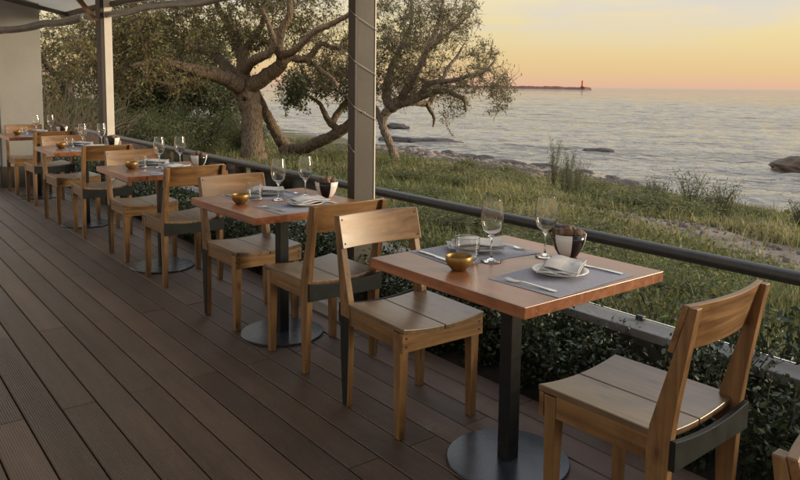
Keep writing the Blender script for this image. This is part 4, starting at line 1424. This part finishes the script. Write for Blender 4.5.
HEDGE = [(.026, .042, .020), (.038, .058, .026), (.019, .032, .017), (.06, .078, .034), (.03, .046, .02)]
hk = [shrub_meshes(k, .50, .25, 30, 1500, .030, HEDGE, M['hedge_leaf'], aspect=.55) for k in range(4)]
y = -1.6
while y < 11.6:
    for xx in (2.56, 2.74):
        hsc = random.uniform(.72, 1.0)*(.84 if 1.5 < y < 2.2 else .86 if y < 1.3 else 1.0 if y < 2.8 else .9)
        plant('hedge_shrub', random.choice(hk), (xx+random.uniform(-.03, .03), y+random.uniform(-.06, .06), -.05), random.uniform(0, 6.28), (random.uniform(.85, 1.05), hsc),
              'dark glossy-leaved hedge shrub between the deck and the low wall', 'shrub', 'hedge shrubs along the deck')
    y += .30
for k in range(11):
    y = .5+k*.2+random.uniform(-.05, .05); x = random.uniform(3.16, 3.34)
    if 1.7 < y < 2.3: continue
    plant('balustrade_shrub', random.choice(hk), (x, y, gz(x, y)-.02), random.uniform(0, 6.28), (random.uniform(.9, 1.3), random.uniform(1.2, 1.75)),
          'dark glossy shrub growing up outside the glass, beyond the low wall', 'shrub', 'glossy shrubs outside the glass')
WEED = [(.075, .10, .032), (.10, .12, .04), (.055, .078, .026), (.14, .135, .05)]
wk = [shrub_meshes(k, .5, .30, 18, 620, .042, WEED, M['leaf'], aspect=.42) for k in range(3)]
for k in range(60):
    y = random.uniform(.2, 9.5); x = 3.35+abs(random.gauss(0, .8))
    plant('leafy_weed', random.choice(wk), (x, y, gz(x, y)-.02), random.uniform(0, 6.28), (random.uniform(.7, 1.3), random.uniform(.6, 1.35)),
          'green leafy weed growing just outside the glass balustrade', 'weed', 'leafy weeds outside the glass')
bk = [shrub_meshes(k, .62, .55, 30, 1500, .055, WEED+OLIVE[:2], M['leaf'], aspect=.4, lean=.6) for k in range(3)]
for k in range(260):
    y = random.uniform(1, 34); x = random.uniform(5.2, 23)
    if 8.2 < x < 11.2 and y < 9.2: continue
    if math.hypot(x-8.2, y-16.2) < 1.9: continue
    plant('low_bush', random.choice(bk), (x, y, gz(x, y)-.03), random.uniform(0, 6.28), (random.uniform(.6, 1.7), random.uniform(.25, .72)),
          'low green bush in the rough grass of the shore slope', 'bush', 'low bushes of the shore slope')
GREYG = [(.11, .12, .065), (.14, .145, .085), (.085, .098, .05)]
tall = [shrub_meshes(k, 1.35, .42, 22, 1500, .055, GREYG, M['leaf'], aspect=.28, lean=.5, stem_mat=M['green_stem']) for k in range(3)]
TB = [(16.2, 9.4, 1.0, 1.0), (16.6, 8.8, 1.05, .9), (15.8, 9.9, .9, .8), (17.0, 9.4, .8, .75)]
for x, y, a, b in TB:
    plant('feathery_bush', random.choice(tall), (x, y, gz(x, y)-.03), random.uniform(0, 6.28), (a*1.25, b*1.0),
          'tall feathery grey-green bush standing up against the water', 'bush', 'feathery bushes against the water')
for x, y, b in ((14.0, 11.3, 1.0), (14.3, 12.0, 1.15), (14.6, 11.4, .8), (15.4, 12.6, .85), (13.6, 10.8, .75)):
    plant('tall_weed', random.choice(tall), (x, y, gz(x, y)-.03), random.uniform(0, 6.28), (.55, b*1.05),
          'thin tall weed rising above the grass towards the water', 'weed', 'thin tall weeds by the water')
for x, y, b in ((22, 7.6, .8), (22.5, 6.6, .7), (19.5, 12.5, .6), (20.8, 8.8, .7), (21.0, 14, .5)):
    plant('shore_bush', random.choice(tall), (x, y, gz(x, y)-.03), random.uniform(0, 6.28), (1.3, b),
          'dark spiky bush at the brink of the shore', 'bush', 'spiky bushes at the brink of the shore')
# green scrub under the trees
sk = [shrub_meshes(k, 1.5, .9, 36, 2200, .085, WEED+WEED[:2]+DARK[:2], M['leaf'], aspect=.3, lean=.55) for k in range(3)]
for k in range(70):
    t = random.random()
    x = 3.9+random.random()*13*(.35+.65*t); y = 15+26*t
    if math.hypot(x-8.2, y-16.2) < 2.4 or x > .62*y+1: continue
    plant('scrub', random.choice(sk), (x, y, gz(x, y)-.05), random.uniform(0, 6.28), (random.uniform(.7, 1.3), random.uniform(.45, 1.0)),
          'tangled green scrub under and behind the trees', 'scrub', 'scrub under the trees')
# dry twigs by the pillar
dt = empty('dry_thicket', (3.75, 15.6, gz(3.75, 15.6)))
m = MB()
for k in range(300):
    b = np.array([RNG.normal(0, .45), RNG.normal(0, .6), 0])
    a = RNG.uniform(0, 6.28); l = RNG.uniform(.8, 1.9); ti = RNG.uniform(.15, 1.0)
    top = b+np.array([math.cos(a)*math.sin(ti)*l, math.sin(a)*math.sin(ti)*l, math.cos(ti)*l])
    mid = (b+top)/2+np.array([0, 0, .18*l])
    s = smooth_poly([(*b, .009), (*mid, .006), (*top, .002)], 3)
    m.tube(s[:, :3], s[:, 3], 3, caps=False)
m.build('twigs', M['dry_twig'], dt)
tag(dt, 'thicket of dry arching twigs between white pillar and striped post', 'thicket')

# ---- rough grass
n = 270000
u = RNG.uniform(0, 1, n)
dist = 3.6*(34/3.6)**u
az = R(3)+R(75)*RNG.uniform(0, 1, n)
gx, gy = dist*np.sin(az), dist*np.cos(az)
n2 = 26000
d2 = RNG.uniform(3.3, 9, n2); a2 = RNG.uniform(R(20), R(95), n2)
gx = np.concatenate([gx, d2*np.sin(a2)]); gy = np.concatenate([gy, d2*np.cos(a2)])
keep = (gx > 3.1) & (gx < shore_x(gy)-1.0) & (np.hypot(gx-8.3, gy-16.4) > 1.3)
pw = np.interp(gy, [p[1] for p in pc], [p[2] for p in pc]); pxc = np.interp(gy, [p[1] for p in pc], [p[0] for p in pc])
onpath = (np.abs(gx-pxc) < pw*.9) & (gy < 9.2) & (gy > -6)
keep &= ~(onpath & (RNG.uniform(0, 1, len(gx)) < .93))
beach = (gy > 20) & (gy < 36) & (gx > shore_x(gy)-4.6)
keep &= ~(beach & (RNG.uniform(0, 1, len(gx)) < .93))
gx, gy = gx[keep], gy[keep]
def fbm(x, y, seed, base):
    r_ = np.random.default_rng(seed); v = 0
    for k in range(6):
        a = r_.uniform(0, 6.28); p = r_.uniform(0, 6.28); w = base*1.8**k
        a2_ = a+1.4
        v = v+np.sin(w*(x*math.cos(a)+y*math.sin(a))+p)*np.sin(w*.8*(x*math.cos(a2_)+y*math.sin(a2_))+p*2)/1.35**k
    return v
patch = fbm(gx, gy, 3, .8)*1.3
hgt = fbm(gx, gy, 9, .9)
dd = np.hypot(gx, gy)
keep = (patch+RNG.normal(0, .8, len(gx))) > -1.1
gx, gy, patch, hgt, dd = (a[keep] for a in (gx, gy, patch, hgt, dd))
n = len(gx)
H_ = (.075+.05*np.clip(hgt, -1, 2)+RNG.exponential(.05, n))*np.clip(.75+dd*.02, .8, 1.3)
H_ = np.clip(H_, .04, .5)
W_ = np.clip(.0022+.00042*dd, .003, .018)*RNG.uniform(.6, 1.5, n)
gzv = ground_z(gx, gy)-.01
a = RNG.uniform(0, 6.28, n)
bend = RNG.uniform(.1, .9, n)*H_
sx_, sy_ = np.cos(a)*W_, np.sin(a)*W_
bx, by = np.cos(a+1.57+RNG.normal(0, .4, n))*bend, np.sin(a+1.57)*bend
v = np.empty((n, 5, 3))
v[:, 0] = np.stack([gx-sx_, gy-sy_, gzv], 1); v[:, 1] = np.stack([gx+sx_, gy+sy_, gzv], 1)
v[:, 2] = np.stack([gx+sx_*.7+bx*.35, gy+sy_*.7+by*.35, gzv+H_*.6], 1)
v[:, 3] = np.stack([gx-sx_*.7+bx*.35, gy-sy_*.7+by*.35, gzv+H_*.6], 1)
v[:, 4] = np.stack([gx+bx, gy+by, gzv+H_], 1)
k = np.arange(n)[:, None]*5
f = np.concatenate([k, k+1, k+2, k, k+2, k+3, k+3, k+2, k+4], 1).ravel()
pal = np.array([(.145, .165, .055), (.19, .195, .068), (.26, .235, .092), (.32, .27, .125), (.24, .20, .125)])
ci = np.clip((1.7+patch*1.2+RNG.normal(0, .75, n)), 0, 4).astype(int)
ct = np.clip(pal[ci]*(1+RNG.normal(0, .22, (n, 1))), .01, .5)
gr = link('grass', raw_mesh('grass', v.reshape(-1, 3), f, 3, M['grass'], np.repeat(ct, 5, axis=0)))
tag(gr, 'rough olive and yellow grass covering the shore slope', 'grass', kind='stuff')
# broad ground-cover leaves between the grass
n = 240000
u = RNG.uniform(0, 1, n); dist = 3.7*(30/3.7)**u; az = R(3)+R(85)*RNG.uniform(0, 1, n)
lx, ly = dist*np.sin(az), dist*np.cos(az)
pt = fbm(lx, ly, 17, .7)
pw = np.interp(ly, [p[1] for p in pc], [p[2] for p in pc]); pxc = np.interp(ly, [p[1] for p in pc], [p[0] for p in pc])
ok = (lx > 3.15) & (lx < shore_x(ly)-1.2) & (pt > -.1) & ~((np.abs(lx-pxc) < pw*1.0) & (ly < 9.2)) & ~((ly > 20) & (lx > shore_x(ly)-4.6))
lx, ly, pt = lx[ok], ly[ok], pt[ok]
n = len(lx)
cz = ground_z(lx, ly)+np.abs(RNG.normal(0, .5, n))*np.clip(.10+.10*pt, .04, .30)
ds = np.hypot(lx, ly)
tin = tint_set(n, [(.11, .135, .05), (.14, .155, .055), (.20, .18, .07), (.26, .22, .095), (.085, .105, .042)])
gc = link('ground_cover', leaves_mesh('ground_cover', np.stack([lx, ly, cz], 1), np.clip(.022+.0042*ds, .03, .12), tin, M['leaf'], up=1.2, aspect=.5))
tag(gc, 'low leafy ground cover growing through the grass', 'ground cover', kind='stuff')
